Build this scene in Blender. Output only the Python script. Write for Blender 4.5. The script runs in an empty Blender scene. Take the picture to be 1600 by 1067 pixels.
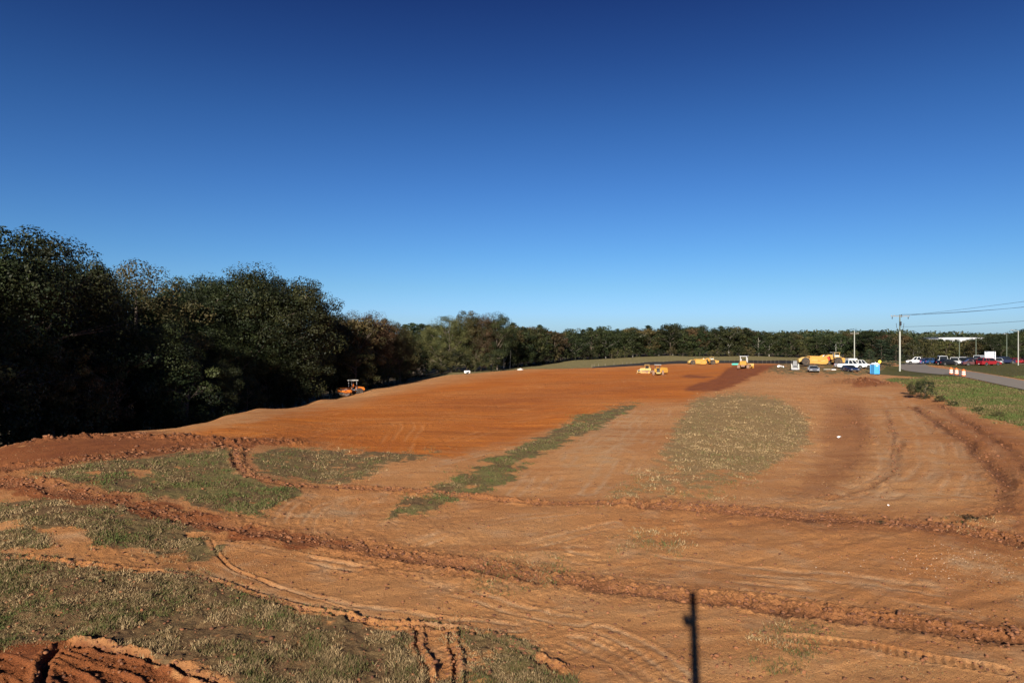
import bpy, bmesh, math, random
import numpy as np
from mathutils import Vector, Matrix

# ------------------------------------------------------------------ camera, sky, sun, exposure
S = bpy.context.scene
C = S.collection
F = 1067.0; HZ = 527.0; CAMZ = 7.5
cam_d = bpy.data.cameras.new('camera'); cam = bpy.data.objects.new('camera', cam_d); C.objects.link(cam)
S.camera = cam
cam.location = (0, 0, CAMZ); cam.rotation_euler = (math.radians(90), 0, 0)
cam_d.sensor_width = 36; cam_d.lens = 36 * F / 1600.0
cam_d.shift_y = (HZ - 533.5) / 1600.0 * 1.0
cam_d.clip_start = 0.05; cam_d.clip_end = 8000

SUN_EL = 21.6; SHADOW_AZ = 14.2            # shadows run 14.85 deg to the right of straight ahead
W = bpy.data.worlds.new('World'); S.world = W; W.use_nodes = True
wn = W.node_tree.nodes; wl = W.node_tree.links
bg = wn['Background']
sky = wn.new('ShaderNodeTexSky'); sky.sky_type = 'NISHITA'; sky.sun_disc = False
sky.sun_elevation = math.radians(SUN_EL); sky.sun_rotation = math.radians(180 + SHADOW_AZ)
sky.altitude = 0; sky.air_density = 1.0; sky.dust_density = 0.25; sky.ozone_density = 3.0
SKY_STRENGTH = 0.075
# polarised, deepening blue: the sky's colour falls off with height all the way round
tcw = wn.new('ShaderNodeTexCoord'); sxyz = wn.new('ShaderNodeSeparateXYZ'); wl.new(tcw.outputs['Generated'], sxyz.inputs[0])
ramp = wn.new('ShaderNodeValToRGB'); ramp.color_ramp.interpolation = 'LINEAR'
SKYR = [(0.0, .30, .46, .78), (.035, .290, .460, .80), (.072, .255, .422, .655), (.118, .212, .385, .61), (.208, .162, .312, .540), (.293, .120, .245, .450), (.3715, .085, .172, .355), (.44, .062, .120, .280), (1.0, .035, .075, .22)]
el_ = ramp.color_ramp.elements
el_[0].position = 0; el_[0].color = SKYR[0][1:] + (1,); el_[1].position = 1; el_[1].color = SKYR[-1][1:] + (1,)
for p_, r_, g_, b_ in SKYR[1:-1]:
    q_ = el_.new(p_); q_.color = (r_, g_, b_, 1)
wl.new(sxyz.outputs[2], ramp.inputs[0])
mulw = wn.new('ShaderNodeMix'); mulw.data_type = 'RGBA'; mulw.blend_type = 'MULTIPLY'; mulw.inputs[0].default_value = 1
wl.new(sky.outputs[0], mulw.inputs[6]); wl.new(ramp.outputs[0], mulw.inputs[7]); wl.new(mulw.outputs[2], bg.inputs['Color'])
bg.inputs['Strength'].default_value = SKY_STRENGTH
sl = bpy.data.lights.new('sun', 'SUN'); sl.energy = 4.2; sl.angle = math.radians(0.53); sl.color = (1.0, 0.93, 0.82)
so = bpy.data.objects.new('sun', sl); C.objects.link(so)
_a = math.radians(SHADOW_AZ); _e = math.radians(SUN_EL)
sun_dir = Vector((math.sin(_a) * math.cos(_e), math.cos(_a) * math.cos(_e), -math.sin(_e)))
so.rotation_euler = sun_dir.to_track_quat('-Z', 'Y').to_euler(); so.location = (-20, -60, 60)
S.view_settings.view_transform = 'Standard'; S.view_settings.look = 'None'
S.view_settings.gamma = 1; S.view_settings.use_curve_mapping = False
S.view_settings.exposure = 1.15
S.cycles.max_bounces = 6; S.cycles.transparent_max_bounces = 4

rnd = random.Random(7); RS = np.random.RandomState(11)

# ------------------------------------------------------------------ noise
def _hash(ix, iy, seed):
    h = (ix.astype(np.int64) * 374761393 + iy.astype(np.int64) * 668265263 + seed * 974711) & 0xFFFFFFFF
    h = ((h ^ (h >> 13)) * 1274126177) & 0xFFFFFFFF
    h = h ^ (h >> 16)
    return (h & 0xFFFFFF) / float(0xFFFFFF)
def vnoise(x, y, seed=0):
    ix = np.floor(x); iy = np.floor(y); fx = x - ix; fy = y - iy
    fx = fx * fx * fx * (fx * (fx * 6 - 15) + 10); fy = fy * fy * fy * (fy * (fy * 6 - 15) + 10)
    a = _hash(ix, iy, seed); b = _hash(ix + 1, iy, seed); c = _hash(ix, iy + 1, seed); d = _hash(ix + 1, iy + 1, seed)
    return (a * (1 - fx) + b * fx) * (1 - fy) + (c * (1 - fx) + d * fx) * fy - 0.5
def fbm(x, y, f, octs=3, seed=0, gain=0.5):
    r = 0; a = 1.0
    for i in range(octs):
        r = r + a * vnoise(x * f + 13.7 * i, y * f - 7.1 * i, seed + i * 17); f *= 2.03; a *= gain
    return r
def sstep(a, b, x):
    t = np.clip((x - a) / (b - a), 0, 1); return t * t * (3 - 2 * t)

# ------------------------------------------------------------------ terrain: smooth base through measured spots
def zpix(py, D): return CAMZ - (py - HZ) * D / F
ctrl = []                                       # x, y, z
def cp(px, D, py=None, z=None):
    ctrl.append(((px - 800) / F * D, D, zpix(py, D) if z is None else z))
for px in (-200, 300, 800, 1300, 1800):
    for D in (14, 24): cp(px, D, z=0)
for px, z in ((500, .0), (800, .0), (1100, .0), (1400, .05), (1600, .15)): cp(px, 38, z=z)
cp(0, 46, 700); cp(70, 48.5, 687); cp(140, 51, 679); cp(220, 54.5, 674); cp(300, 58, 664); cp(350, 67, 651); cp(400, 79, 640); cp(500, 105, 625); cp(560, 138, 609); cp(620, 155, 600)
cp(700, 198, 582); cp(820, 235, 573); cp(900, 283, 563); cp(1050, 330, 556); cp(1170, 325, 557); cp(1250, 290, 560)
cp(548, 125, 618); cp(548, 90, 628); cp(548, 108, 622); cp(600, 112, 615); cp(590, 90, 625); cp(650, 72, 640); cp(800, 67, 650); cp(900, 112, 600); cp(1028, 150, 586); cp(1100, 240, 570)
cp(820, 200, 579); cp(1000, 62, 655); cp(1163, 168, 576); cp(1180, 230, 567); cp(1242, 147, 577.5); cp(1271, 136, 581)
cp(1367, 132, 585); cp(1285, 158, 571); cp(1330, 142, 576); cp(1406, 150, 580); cp(1495, 110, 587); cp(1600, 88, 606)
cp(1600, 54, 665); cp(1300, 70, 642); cp(1412, 172, 571.5); cp(1590, 150, 570.5); cp(1500, 168, 569); cp(1450, 172, 568)
cp(1200, 100, 602); cp(1400, 100, 605); cp(1100, 50, 687)
# ground dropping away into the wood on the left
for px, D, z in ((0, 58, -3), (-250, 50, -2.5), (-250, 34, -.4), (300, 76, -4), (400, 100, -5), (500, 132, -5.5), (300, 120, -6), (0, 100, -6),
                 (560, 170, -6), (620, 190, -5.5), (700, 235, -4.5), (820, 290, -4), (900, 340, -3.4), (1050, 400, -3),
                 (1250, 400, -3), (1450, 300, -1.5), (1600, 250, -.5), (-400, 200, -6)): cp(px, D, z=z)
for a in range(0, 360, 30):
    for r, z in ((700, -3), (1500, -4), (4200, -10)):
        ctrl.append((r * math.sin(math.radians(a)), r * math.cos(math.radians(a)), z))
for a in range(60, 301, 30):
    for r in (12, 40, 120): ctrl.append((r * math.sin(math.radians(a)), r * math.cos(math.radians(a)), 0.3 if a < 120 else 0))
ctrl = np.array(ctrl)
def feat(x, y):
    r = np.sqrt(x * x + y * y) + 1.0
    s = 1.35 * np.log(r); return s * x / r, s * y / r       # log-polar plane
cu, cv = feat(ctrl[:, 0], ctrl[:, 1])
def kern(d2): return np.sqrt(d2 + 0.0016)                    # smooth linear kernel
A = kern((cu[:, None] - cu) ** 2 + (cv[:, None] - cv) ** 2)
n = len(ctrl); M = np.zeros((n + 1, n + 1)); M[:n, :n] = A; M[n, :n] = 1; M[:n, n] = 1
wgt = np.linalg.solve(M, np.append(ctrl[:, 2], 0))
def zbase(x, y):
    x = np.asarray(x, float); y = np.asarray(y, float); shp = x.shape
    x = x.ravel(); y = y.ravel(); u, v = feat(x, y); out = np.full(len(x), wgt[n])
    for i in range(n): out += wgt[i] * kern((u - cu[i]) ** 2 + (v - cv[i]) ** 2)
    # far ridge on the right skyline
    r = np.hypot(x, y); az = np.degrees(np.arctan2(x, y))
    out += 9.5 * np.exp(-((r - 900) / 190) ** 2) * np.exp(-((az - 25) / 12) ** 2)
    return out.reshape(shp)
def zb(x, y): return float(zbase(np.array([x]), np.array([y]))[0])
def at(px, D):
    x = (px - 800) / F * D; return Vector((x, D, zb(x, D)))
_Dg = np.geomspace(11, 600, 900)
def pix(px, py):                                # ground point under a pixel
    x = (px - 800) / F * _Dg; z = zbase(x, _Dg); ray = CAMZ - (py - HZ) / F * _Dg
    k = np.argmax(ray <= z)
    if not (ray <= z).any(): k = int(np.argmin(ray - z))
    if k > 0:
        d0 = ray[k-1] - z[k-1]; d1 = ray[k] - z[k]; t = d0 / (d0 - d1) if d0 != d1 else 0
        D = _Dg[k-1] + (_Dg[k] - _Dg[k-1]) * min(max(t, 0), 1)
    else: D = _Dg[0]
    return ((px - 800) / F * D, D)
def pline(pts): return [pix(*p) for p in pts]

# ------------------------------------------------------------------ material helpers
def mk(name, col, rough=0.7, metal=0.0, var=0.12, scale=3.0, bump=0.0, dirt=None, coat=0.0, emit=None):
    m = bpy.data.materials.new(name); m.use_nodes = True; nt = m.node_tree; N = nt.nodes; L = nt.links
    b = N['Principled BSDF']; b.inputs['Roughness'].default_value = rough; b.inputs['Metallic'].default_value = metal
    if coat: b.inputs['Coat Weight'].default_value = coat
    tc = N.new('ShaderNodeTexCoord'); no = N.new('ShaderNodeTexNoise'); no.inputs['Scale'].default_value = scale
    no.inputs['Detail'].default_value = 5; L.new(tc.outputs['Object'], no.inputs['Vector'])
    mx = N.new('ShaderNodeMix'); mx.data_type = 'RGBA'
    c = list(col) + [1]
    mx.inputs[6].default_value = [max(0, v * (1 - var)) for v in col] + [1]; mx.inputs[7].default_value = [min(1, v * (1 + var)) for v in col] + [1]
    L.new(no.outputs['Fac'], mx.inputs[0]); out = mx.outputs[2]
    if dirt:
        n2 = N.new('ShaderNodeTexNoise'); n2.inputs['Scale'].default_value = scale * 1.7; n2.inputs['Detail'].default_value = 6
        L.new(tc.outputs['Object'], n2.inputs['Vector'])
        rp = N.new('ShaderNodeValToRGB'); rp.color_ramp.elements[0].position = 0.45; rp.color_ramp.elements[1].position = 0.7
        L.new(n2.outputs['Fac'], rp.inputs[0])
        ml = N.new('ShaderNodeMath'); ml.operation = 'MULTIPLY'; ml.inputs[1].default_value = dirt; L.new(rp.outputs[0], ml.inputs[0])
        m2 = N.new('ShaderNodeMix'); m2.data_type = 'RGBA'; m2.inputs[7].default_value = (0.30, 0.14, 0.07, 1)
        L.new(ml.outputs[0], m2.inputs[0]); L.new(out, m2.inputs[6]); out = m2.outputs[2]
    L.new(out, b.inputs['Base Color'])
    if bump:
        bp = N.new('ShaderNodeBump'); bp.inputs['Strength'].default_value = bump; bp.inputs['Distance'].default_value = 0.02
        L.new(no.outputs['Fac'], bp.inputs['Height']); L.new(bp.outputs[0], b.inputs['Normal'])
    return m
M_ = dict(
    yellow=mk('machine_yellow', (0.44, 0.225, 0.03), .5, dirt=.45), paleyellow=mk('machine_pale_yellow', (0.47, 0.31, 0.09), .55, dirt=.5),
    orange=mk('machine_orange', (0.72, 0.19, 0.02), .45, dirt=.3), black=mk('black_rubber', (0.02, 0.02, 0.02), .85, bump=.3),
    dusty=mk('dusty_rubber', (0.035, 0.030, 0.026), .95, dirt=.18), track=mk('clay_caked_track', (0.20, 0.12, 0.085), .8, dirt=.6),
    steel=mk('worn_steel', (0.35, 0.33, 0.31), .4, metal=.7), dark=mk('dark_paint', (0.025, 0.024, 0.026), .5),
    white=mk('white_paint', (0.64, 0.64, 0.63), .35, var=.04, coat=.4, dirt=.12), offwhite=mk('canopy_white', (0.5, 0.48, 0.42), .5, dirt=.15),
    glass=mk('dark_glass', (0.012, 0.015, 0.018), .06, var=0), grey=mk('grey_paint', (0.3, 0.3, 0.31), .45),
    silver=mk('silver_paint', (0.55, 0.56, 0.58), .25, metal=.6, var=.03, coat=.6), navy=mk('navy_paint', (0.015, 0.02, 0.055), .25, coat=.6),
    blue=mk('blue_paint', (0.018, 0.055, 0.15), .25, coat=.6), purple=mk('violet_blue_paint', (0.07, 0.07, 0.17), .3, coat=.6),
    red=mk('red_paint', (0.22, 0.010, 0.014), .3, coat=.6), darkred=mk('dark_red_paint', (0.06, 0.007, 0.008), .3, coat=.6),
    blackp=mk('black_paint', (0.012, 0.012, 0.014), .2, coat=.6), rimwhite=mk('light_rim', (0.65, 0.63, 0.6), .4),
    rimyellow=mk('yellow_rim', (0.62, 0.38, 0.10), .6, dirt=.4), redtank=mk('red_machine_paint', (0.45, 0.05, 0.03), .5, dirt=.3),
    lamp=mk('lamp_glass', (0.8, 0.8, 0.78), .1, var=.02), tail=mk('tail_lamp_red', (0.4, 0.01, 0.01), .2),
    toiletblue=mk('toilet_blue_plastic', (0.06, 0.30, 0.62), .45, var=.05), roofwhite=mk('roof_white_plastic', (0.7, 0.75, 0.8), .5, var=.03),
    drumorange=mk('drum_orange', (0.85, 0.16, 0.03), .5, var=.05), drumwhite=mk('drum_white_sheeting', (0.85, 0.8, 0.75), .35, var=.04),
    signyellow=mk('sign_yellow', (0.75, 0.55, 0.06), .5, var=.06), wood=mk('weathered_wood', (0.22, 0.19, 0.15), .9, var=.25, scale=6, bump=.3),
    polewhite=mk('pale_weathered_pole', (0.32, 0.32, 0.28), .8, var=.15, scale=4, bump=.2), poletop=mk('dark_grey_green_pole', (0.10, 0.12, 0.09), .9, var=.2),  # poletop: darker grey-green for the upper shaft and thin lamp posts
    wire=mk('wire_black', (0.03, 0.03, 0.03), .6), galv=mk('galvanised_steel', (0.45, 0.47, 0.48), .5, metal=.4),
    silt=mk('black_silt_fabric', (0.018, 0.02, 0.022), .8, bump=.5), teal=mk('teal_fabric', (0.08, 0.45, 0.36), .6),
    tarp=mk('white_tarp', (0.5, 0.43, 0.38), .7, bump=.6), paper=mk('white_plastic', (0.8, 0.78, 0.76), .6),
    orangecloth=mk('orange_cloth', (0.9, 0.14, 0.05), .7), asphalt=mk('asphalt', (0.19, 0.155, 0.12), .9, var=.18, scale=.8, bump=.3),
    line=mk('road_paint_yellow', (0.5, 0.38, 0.1), .7), skin=mk('skin', (0.35, 0.2, 0.14), .6), jeans=mk('blue_denim', (0.05, 0.08, 0.16), .9),
    vest=mk('orange_vest', (0.85, 0.22, 0.03), .8), wallwhite=mk('white_metal_siding', (0.6, 0.6, 0.61), .6, var=.05), clod=None)

# ------------------------------------------------------------------ mesh helpers
class MB:
    def __init__(s): s.bm = bmesh.new()
    def box(s, c, d, bevel=0.0, rot=None):
        r = bmesh.ops.create_cube(s.bm, size=1.0)['verts']
        bmesh.ops.scale(s.bm, vec=d, verts=r)
        if bevel:
            es = list({e for v in r for e in v.link_edges})
            res = bmesh.ops.bevel(s.bm, geom=es, offset=min(bevel, min(d) * .45), segments=1, affect='EDGES', profile=.5)
            r = list({v for f in res['faces'] for v in f.verts} | {v for v in r if v.is_valid})
        if rot: bmesh.ops.rotate(s.bm, cent=(0, 0, 0), matrix=Matrix.Rotation(rot[0], 3, rot[1]), verts=r)
        bmesh.ops.translate(s.bm, vec=c, verts=r); return s
    def cyl(s, p0, p1, r0, r1=None, n=12):
        r1 = r0 if r1 is None else r1; p0 = Vector(p0); p1 = Vector(p1); d = p1 - p0
        res = bmesh.ops.create_cone(s.bm, cap_ends=True, segments=n, radius1=r0, radius2=r1, depth=d.length)['verts']
        q = d.to_track_quat('Z', 'Y').to_matrix()
        bmesh.ops.rotate(s.bm, cent=(0, 0, 0), matrix=q, verts=res); bmesh.ops.translate(s.bm, vec=(p0 + p1) / 2, verts=res); return s
    def prism(s, prof, y0, y1, inset=0.0, ch=0.0):
        # side profile in (x,z), extruded along y; optional chamfer of the two outer faces
        n = len(prof); cx = sum(p[0] for p in prof) / n; cz = sum(p[1] for p in prof) / n
        def ring(y, k): return [s.bm.verts.new((cx + (p[0] - cx) * k, y, cz + (p[1] - cz) * k)) for p in prof]
        rings = [ring(y0, 1 - inset), ring(y0 + ch, 1), ring(y1 - ch, 1), ring(y1, 1 - inset)] if ch else [ring(y0, 1), ring(y1, 1)]
        for a, b in zip(rings, rings[1:]):
            for i in range(n): s.bm.faces.new((a[i], a[(i + 1) % n], b[(i + 1) % n], b[i]))
        s.bm.faces.new(rings[0][::-1]); s.bm.faces.new(rings[-1]); return s
    def hexa(s, bot, top):      # two quads (lists of 4 points), loft
        b = [s.bm.verts.new(p) for p in bot]; t = [s.bm.verts.new(p) for p in top]
        for i in range(4): s.bm.faces.new((b[i], b[(i + 1) % 4], t[(i + 1) % 4], t[i]))
        s.bm.faces.new(b[::-1]); s.bm.faces.new(t); return s
    def lathe(s, prof, n=20, axis='z', cen=(0, 0, 0)):
        rings = []
        for r, h in prof:
            ring = []
            for i in range(n):
                a = 2 * math.pi * i / n; p = (r * math.cos(a), r * math.sin(a), h)
                if axis == 'y': p = (p[0], p[2], p[1])
                if axis == 'x': p = (p[2], p[0], p[1])
                ring.append(s.bm.verts.new((p[0] + cen[0], p[1] + cen[1], p[2] + cen[2])))
            rings.append(ring)
        for a, b in zip(rings, rings[1:]):
            for i in range(n): s.bm.faces.new((a[i], a[(i + 1) % n], b[(i + 1) % n], b[i]))
        s.bm.faces.new(rings[0][::-1]); s.bm.faces.new(rings[-1]); return s
    def quad(s, *pts): s.bm.faces.new([s.bm.verts.new(p) for p in pts]); return s
    def build(s, name, mat, parent=None, loc=None, smooth=False):
        bmesh.ops.recalc_face_normals(s.bm, faces=s.bm.faces[:])
        me = bpy.data.meshes.new(name); s.bm.to_mesh(me); s.bm.free()
        me.materials.append(M_[mat] if isinstance(mat, str) else mat)
        if smooth:
            for p in me.polygons: p.use_smooth = True
        o = bpy.data.objects.new(name, me); C.objects.link(o)
        if parent: o.parent = parent
        if loc is not None: o.location = loc
        return o
def empty(name, label, cat, loc=(0, 0, 0), rz=0.0, group=None):
    o = bpy.data.objects.new(name, None); C.objects.link(o); o.location = loc; o.rotation_euler = (0, 0, rz)
    o.empty_display_size = .3; o['label'] = label; o['category'] = cat
    if group: o['group'] = group
    return o
def tag(o, label=None, cat=None, group=None, kind=None):
    if label: o['label'] = label
    if cat: o['category'] = cat
    if group: o['group'] = group
    if kind: o['kind'] = kind
    return o
def npmesh(name, verts, faces, mat, attrs=None, tri=False, smooth=False):
    """verts (n,3), faces (m,k) with constant k"""
    me = bpy.data.meshes.new(name); verts = np.asarray(verts, np.float32); faces = np.asarray(faces, np.int32)
    m, k = faces.shape
    me.vertices.add(len(verts)); me.vertices.foreach_set('co', verts.ravel())
    me.loops.add(m * k); me.loops.foreach_set('vertex_index', faces.ravel())
    me.polygons.add(m); me.polygons.foreach_set('loop_start', np.arange(0, m * k, k, dtype=np.int32))
    me.polygons.foreach_set('loop_total', np.full(m, k, np.int32))
    if smooth: me.polygons.foreach_set('use_smooth', np.ones(m, bool))
    for an, (dom, arr) in (attrs or {}).items():
        a = me.attributes.new(an, 'FLOAT', dom); a.data.foreach_set('value', np.asarray(arr, np.float32))
    me.materials.append(mat); me.update(calc_edges=True); return me
def link(name, me, parent=None):
    o = bpy.data.objects.new(name, me); C.objects.link(o)
    if parent: o.parent = parent
    return o

# ------------------------------------------------------------------ image-measured outlines of the real patches (turned into world-space masks)
def sd_poly(px, py, poly):
    """signed distance (positive inside)"""
    out = np.full(px.shape, -1e3)
    P = np.array(poly, float); x0, y0 = P.min(0) - 60; x1, y1 = P.max(0) + 60
    idx = np.where((px > x0) & (px < x1) & (py > y0) & (py < y1))[0]
    if not len(idx): return out
    X = px[idx]; Y = py[idx]; d = np.full(len(idx), 1e9); ins = np.zeros(len(idx), bool)
    for (ax, ay), (bx, by) in zip(P, np.roll(P, -1, 0)):
        ex, ey = bx - ax, by - ay; t = np.clip(((X - ax) * ex + (Y - ay) * ey) / (ex * ex + ey * ey + 1e-9), 0, 1)
        d = np.minimum(d, np.hypot(X - ax - t * ex, Y - ay - t * ey))
        c = ((ay > Y) != (by > Y)) & (X < (bx - ax) * (Y - ay) / (by - ay + 1e-12) + ax); ins ^= c
    out[idx] = np.where(ins, d, -d); return out
def line_dist(x, y, pts, reach):
    """distance, signed side and arc length to a world polyline"""
    P = np.array(pts, float); x0, y0 = P.min(0) - reach; x1, y1 = P.max(0) + reach
    idx = np.where((x > x0) & (x < x1) & (y > y0) & (y < y1))[0]
    X = x[idx]; Y = y[idx]; best = np.full(len(idx), 1e9); side = np.zeros(len(idx)); arc = np.zeros(len(idx)); acc = 0
    for (ax, ay), (bx, by) in zip(P[:-1], P[1:]):
        ex, ey = bx - ax, by - ay; L = math.hypot(ex, ey) + 1e-9
        t = np.clip(((X - ax) * ex + (Y - ay) * ey) / (L * L), 0, 1); dx = X - ax - t * ex; dy = Y - ay - t * ey
        d = np.hypot(dx, dy); b = d < best
        best[b] = d[b]; side[b] = np.where((ex * dy - ey * dx) > 0, d, -d)[b]; arc[b] = (acc + t * L)[b]; acc += L
    k = best < reach
    return idx[k], best[k], side[k], arc[k]
def smooth_line(pts, it=2):
    for _ in range(it):
        q = [pts[0]]
        for a, b in zip(pts[:-1], pts[1:]):
            q += [(a[0]*.75+b[0]*.25, a[1]*.75+b[1]*.25), (a[0]*.25+b[0]*.75, a[1]*.25+b[1]*.75)]
        q.append(pts[-1]); pts = q
    return pts
def dens(pts):                                   # subdivide in pixel space, then drop onto the ground
    pts = smooth_line(pts, 2); return pline(pts)

# grass patches: (outline, density, greenness)
GR = [
 ([(-400,860),(0,868),(100,880),(230,895),(330,905),(400,940),(480,960),(560,975),(640,985),(655,1010),(668,1067),(700,1300),(300,1300),(380,1080),(300,1042),(150,1003),(60,1000),(0,1012),(-400,1040)], 1.0, .12),
 ([(700,1000),(760,992),(830,1012),(880,1048),(905,1067),(980,1300),(720,1300),(700,1067)], .85, .35),
 ([(-400,740),(0,790),(60,782),(140,790),(230,805),(320,828),(340,850),(338,872),(300,876),(230,862),(150,858),(60,852),(0,862),(-400,850)], .9, .3),
 ([(40,748),(150,722),(260,705),(368,700),(372,730),(392,746),(468,757),(472,770),(405,803),(330,802),(250,778),(150,760)], .95, .6),
 ([(398,706),(480,697),(560,706),(640,708),(705,707),(600,735),(530,752),(440,752),(410,740),(392,720)], .7, .35),
 ([(600,806),(620,783),(672,768),(690,750),(740,731),(800,705),(860,675),(905,650),(975,633),(1000,631),(962,652),(900,686),(830,716),(765,762),(740,768),(725,784),(660,798)], .98, .7),
 ([(1088,621),(1150,614),(1212,622),(1250,642),(1268,665),(1264,692),(1225,708),(1208,728),(1150,742),(1075,735),(1035,712),(1050,680),(1065,650)], 1.0, -.25),
 ([(1035,705),(1210,722),(1190,745),(1130,775),(1080,800),(940,795),(960,765),(1000,735)], .4, -.1),
 ([(330,905),(480,958),(640,978),(740,980),(735,972),(560,962),(420,935)], .35, .8),
 ([(170,745),(230,735),(330,720),(330,700),(200,712),(60,742)], .5, .3),
 ([(940,840),(1010,815),(1100,838),(1040,870),(960,880)], .25, .2),
 ([(1480,812),(1520,805),(1545,815),(1520,830),(1490,826)], .6, .1),
 ([(1180,980),(1240,950),(1300,990),(1250,1060),(1190,1040)], .22, .3),
 ([(740,880),(830,860),(900,900),(860,930),(760,920)], .25, .3),
]
GR.append(([(1225,562),(1400,560),(1400,584),(1340,590),(1250,588),(1190,584),(1200,572)], .55, .6))
BARE = [[(-40,822),(40,818),(70,828),(20,838),(-40,838)], [(55,832),(110,825),(150,840),(145,860),(95,858)], [(195,738),(240,735),(235,746),(205,748)],
        [(120,742),(160,738),(150,750)], [(275,728),(305,726),(300,734)],[(650,1000),(700,995),(720,1067),(680,1067)]]
VERGE = [(1375,592),(1400,590),(1480,590),(1520,598),(1600,611),(1800,640),(1800,720),(1605,668),(1540,650),(1460,622),(1420,606)]
VERGE2 = [(1385,572),(1412,573),(1482,585),(1600,609),(1800,640),(1800,660),(1600,615),(1475,592),(1390,586),(1360,584),(1380,577)]
BEYOND = [(1400,569),(1470,571),(1515,579),(1600,593),(1900,640),(1900,545),(1600,545),(1400,548)]
BAND = [(560,612),(620,601),(700,586),(820,577),(920,575.5),(980,572.5),(1040,569),(1090,566.8),(1250,567.5),(1420,566),(1420,535),(600,535),(560,590)]
FIELD = [(345,669),(420,654),(510,638),(560,631),(600,620),(700,600),(790,586),(850,577),(920,575),(1000,572),(1090,569),(1215,569),(1185,583),(1150,600),(1100,613),(1070,626),(985,632),(930,645),(895,655),(800,692),(700,712),(620,708),(480,696),(380,688),(330,690),(270,680)]
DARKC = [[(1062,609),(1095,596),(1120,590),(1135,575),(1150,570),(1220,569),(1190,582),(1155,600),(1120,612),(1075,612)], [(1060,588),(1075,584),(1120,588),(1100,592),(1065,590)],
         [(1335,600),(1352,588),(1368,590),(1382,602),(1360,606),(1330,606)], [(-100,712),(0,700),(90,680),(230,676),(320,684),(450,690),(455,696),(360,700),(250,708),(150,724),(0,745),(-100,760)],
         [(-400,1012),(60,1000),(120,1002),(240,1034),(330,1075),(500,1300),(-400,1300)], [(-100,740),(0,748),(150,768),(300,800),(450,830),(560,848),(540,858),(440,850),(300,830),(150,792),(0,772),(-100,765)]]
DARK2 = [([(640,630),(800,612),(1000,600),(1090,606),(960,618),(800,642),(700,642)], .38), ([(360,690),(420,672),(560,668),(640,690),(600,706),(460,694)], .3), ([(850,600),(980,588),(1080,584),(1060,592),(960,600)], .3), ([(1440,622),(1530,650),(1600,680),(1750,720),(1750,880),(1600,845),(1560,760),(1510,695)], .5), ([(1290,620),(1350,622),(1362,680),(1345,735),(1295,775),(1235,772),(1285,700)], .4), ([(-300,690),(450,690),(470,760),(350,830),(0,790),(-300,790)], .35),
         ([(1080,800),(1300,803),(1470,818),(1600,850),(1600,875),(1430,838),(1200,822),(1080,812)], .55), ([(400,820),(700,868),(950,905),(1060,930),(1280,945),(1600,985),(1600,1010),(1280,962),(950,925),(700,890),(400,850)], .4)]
PALE = [[(1148,586),(1165,582),(1175,590),(1160,597),(1140,598)], [(1385,690),(1410,700),(1410,745),(1370,752),(1360,735),(1370,715)], [(1520,715),(1535,718),(1560,740),(1545,745)],
        [(1280,765),(1400,745),(1420,752),(1330,772)], [(940,650),(1010,640),(1000,680),(940,740),(900,750),(880,720)], [(1430,762),(1455,765),(1440,780),(1400,778)],
        [(1480,860),(1600,880),(1700,930),(1600,940),(1540,910)], [(470,780),(560,775),(560,830),(470,825)], [(1230,585),(1390,588),(1390,592),(1230,592)]]
# loose windrows / ruts (pixel polylines, half width m, ridge height m, rut depth m)
WR = [
 ([(-150,735),(40,755),(150,775),(250,800),(340,822),(430,835),(520,846),(640,868),(740,885),(830,898),(950,917),(1060,930),(1180,943),(1300,958),(1420,975),(1620,997)], .65, .05, .10, .65),
 ([(368,700),(371,722),(385,742),(440,755),(540,762),(640,766),(720,772),(780,779),(900,787),(1000,790)], .42, .09, .06, .7),
 ([(1000,790),(1080,796),(1200,802),(1300,810),(1400,819),(1500,824),(1560,838),(1640,860)], .8, .05, .15, .8),
 ([(-60,875),(100,880),(200,893),(330,905),(400,935),(480,957),(560,972),(650,980),(740,985),(800,1003),(870,1045)], .22, .07, .05, .2),
 ([(1430,635),(1490,675),(1545,720),(1575,765),(1565,800),(1500,815)], .8, .08, .10, .5),
 ([(1330,632),(1348,670),(1345,710),(1300,760),(1250,775)], 1.0, .03, .02, .3),
 ([(60,1110),(58,1067),(68,1022),(110,1003),(175,1012),(260,1040),(350,1075)], .2, .07, .15, .3),
 ([(-150,712),(0,700),(100,684),(230,681),(330,688),(460,692)], 1.2, .13, .0, 1.0),
 ([(-150,770),(0,735),(120,722),(260,702),(380,692)], 1.0, .09, .10, .9),
 ([(1340,600),(1355,596),(1375,601)], 3.2, .5, .0, 1.0),
 ([(330,845),(345,880),(400,905),(500,940),(560,955)], .1, .03, .05, .0),
 ([(650,985),(655,1010),(672,1060),(680,1120)], .16, .06, .05, .4),
 ([(705,990),(712,1020),(715,1080)], .16, .06, .05, .4),
 ([(1470,632),(1530,668),(1595,715),(1640,765)], .6, .06, .08, .45), ([(1410,690),(1402,735),(1350,765),(1290,778)], .4, .04, .05, .3), ([(1385,640),(1400,690),(1390,735)], .35, .03, .04, .3),
]
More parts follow.
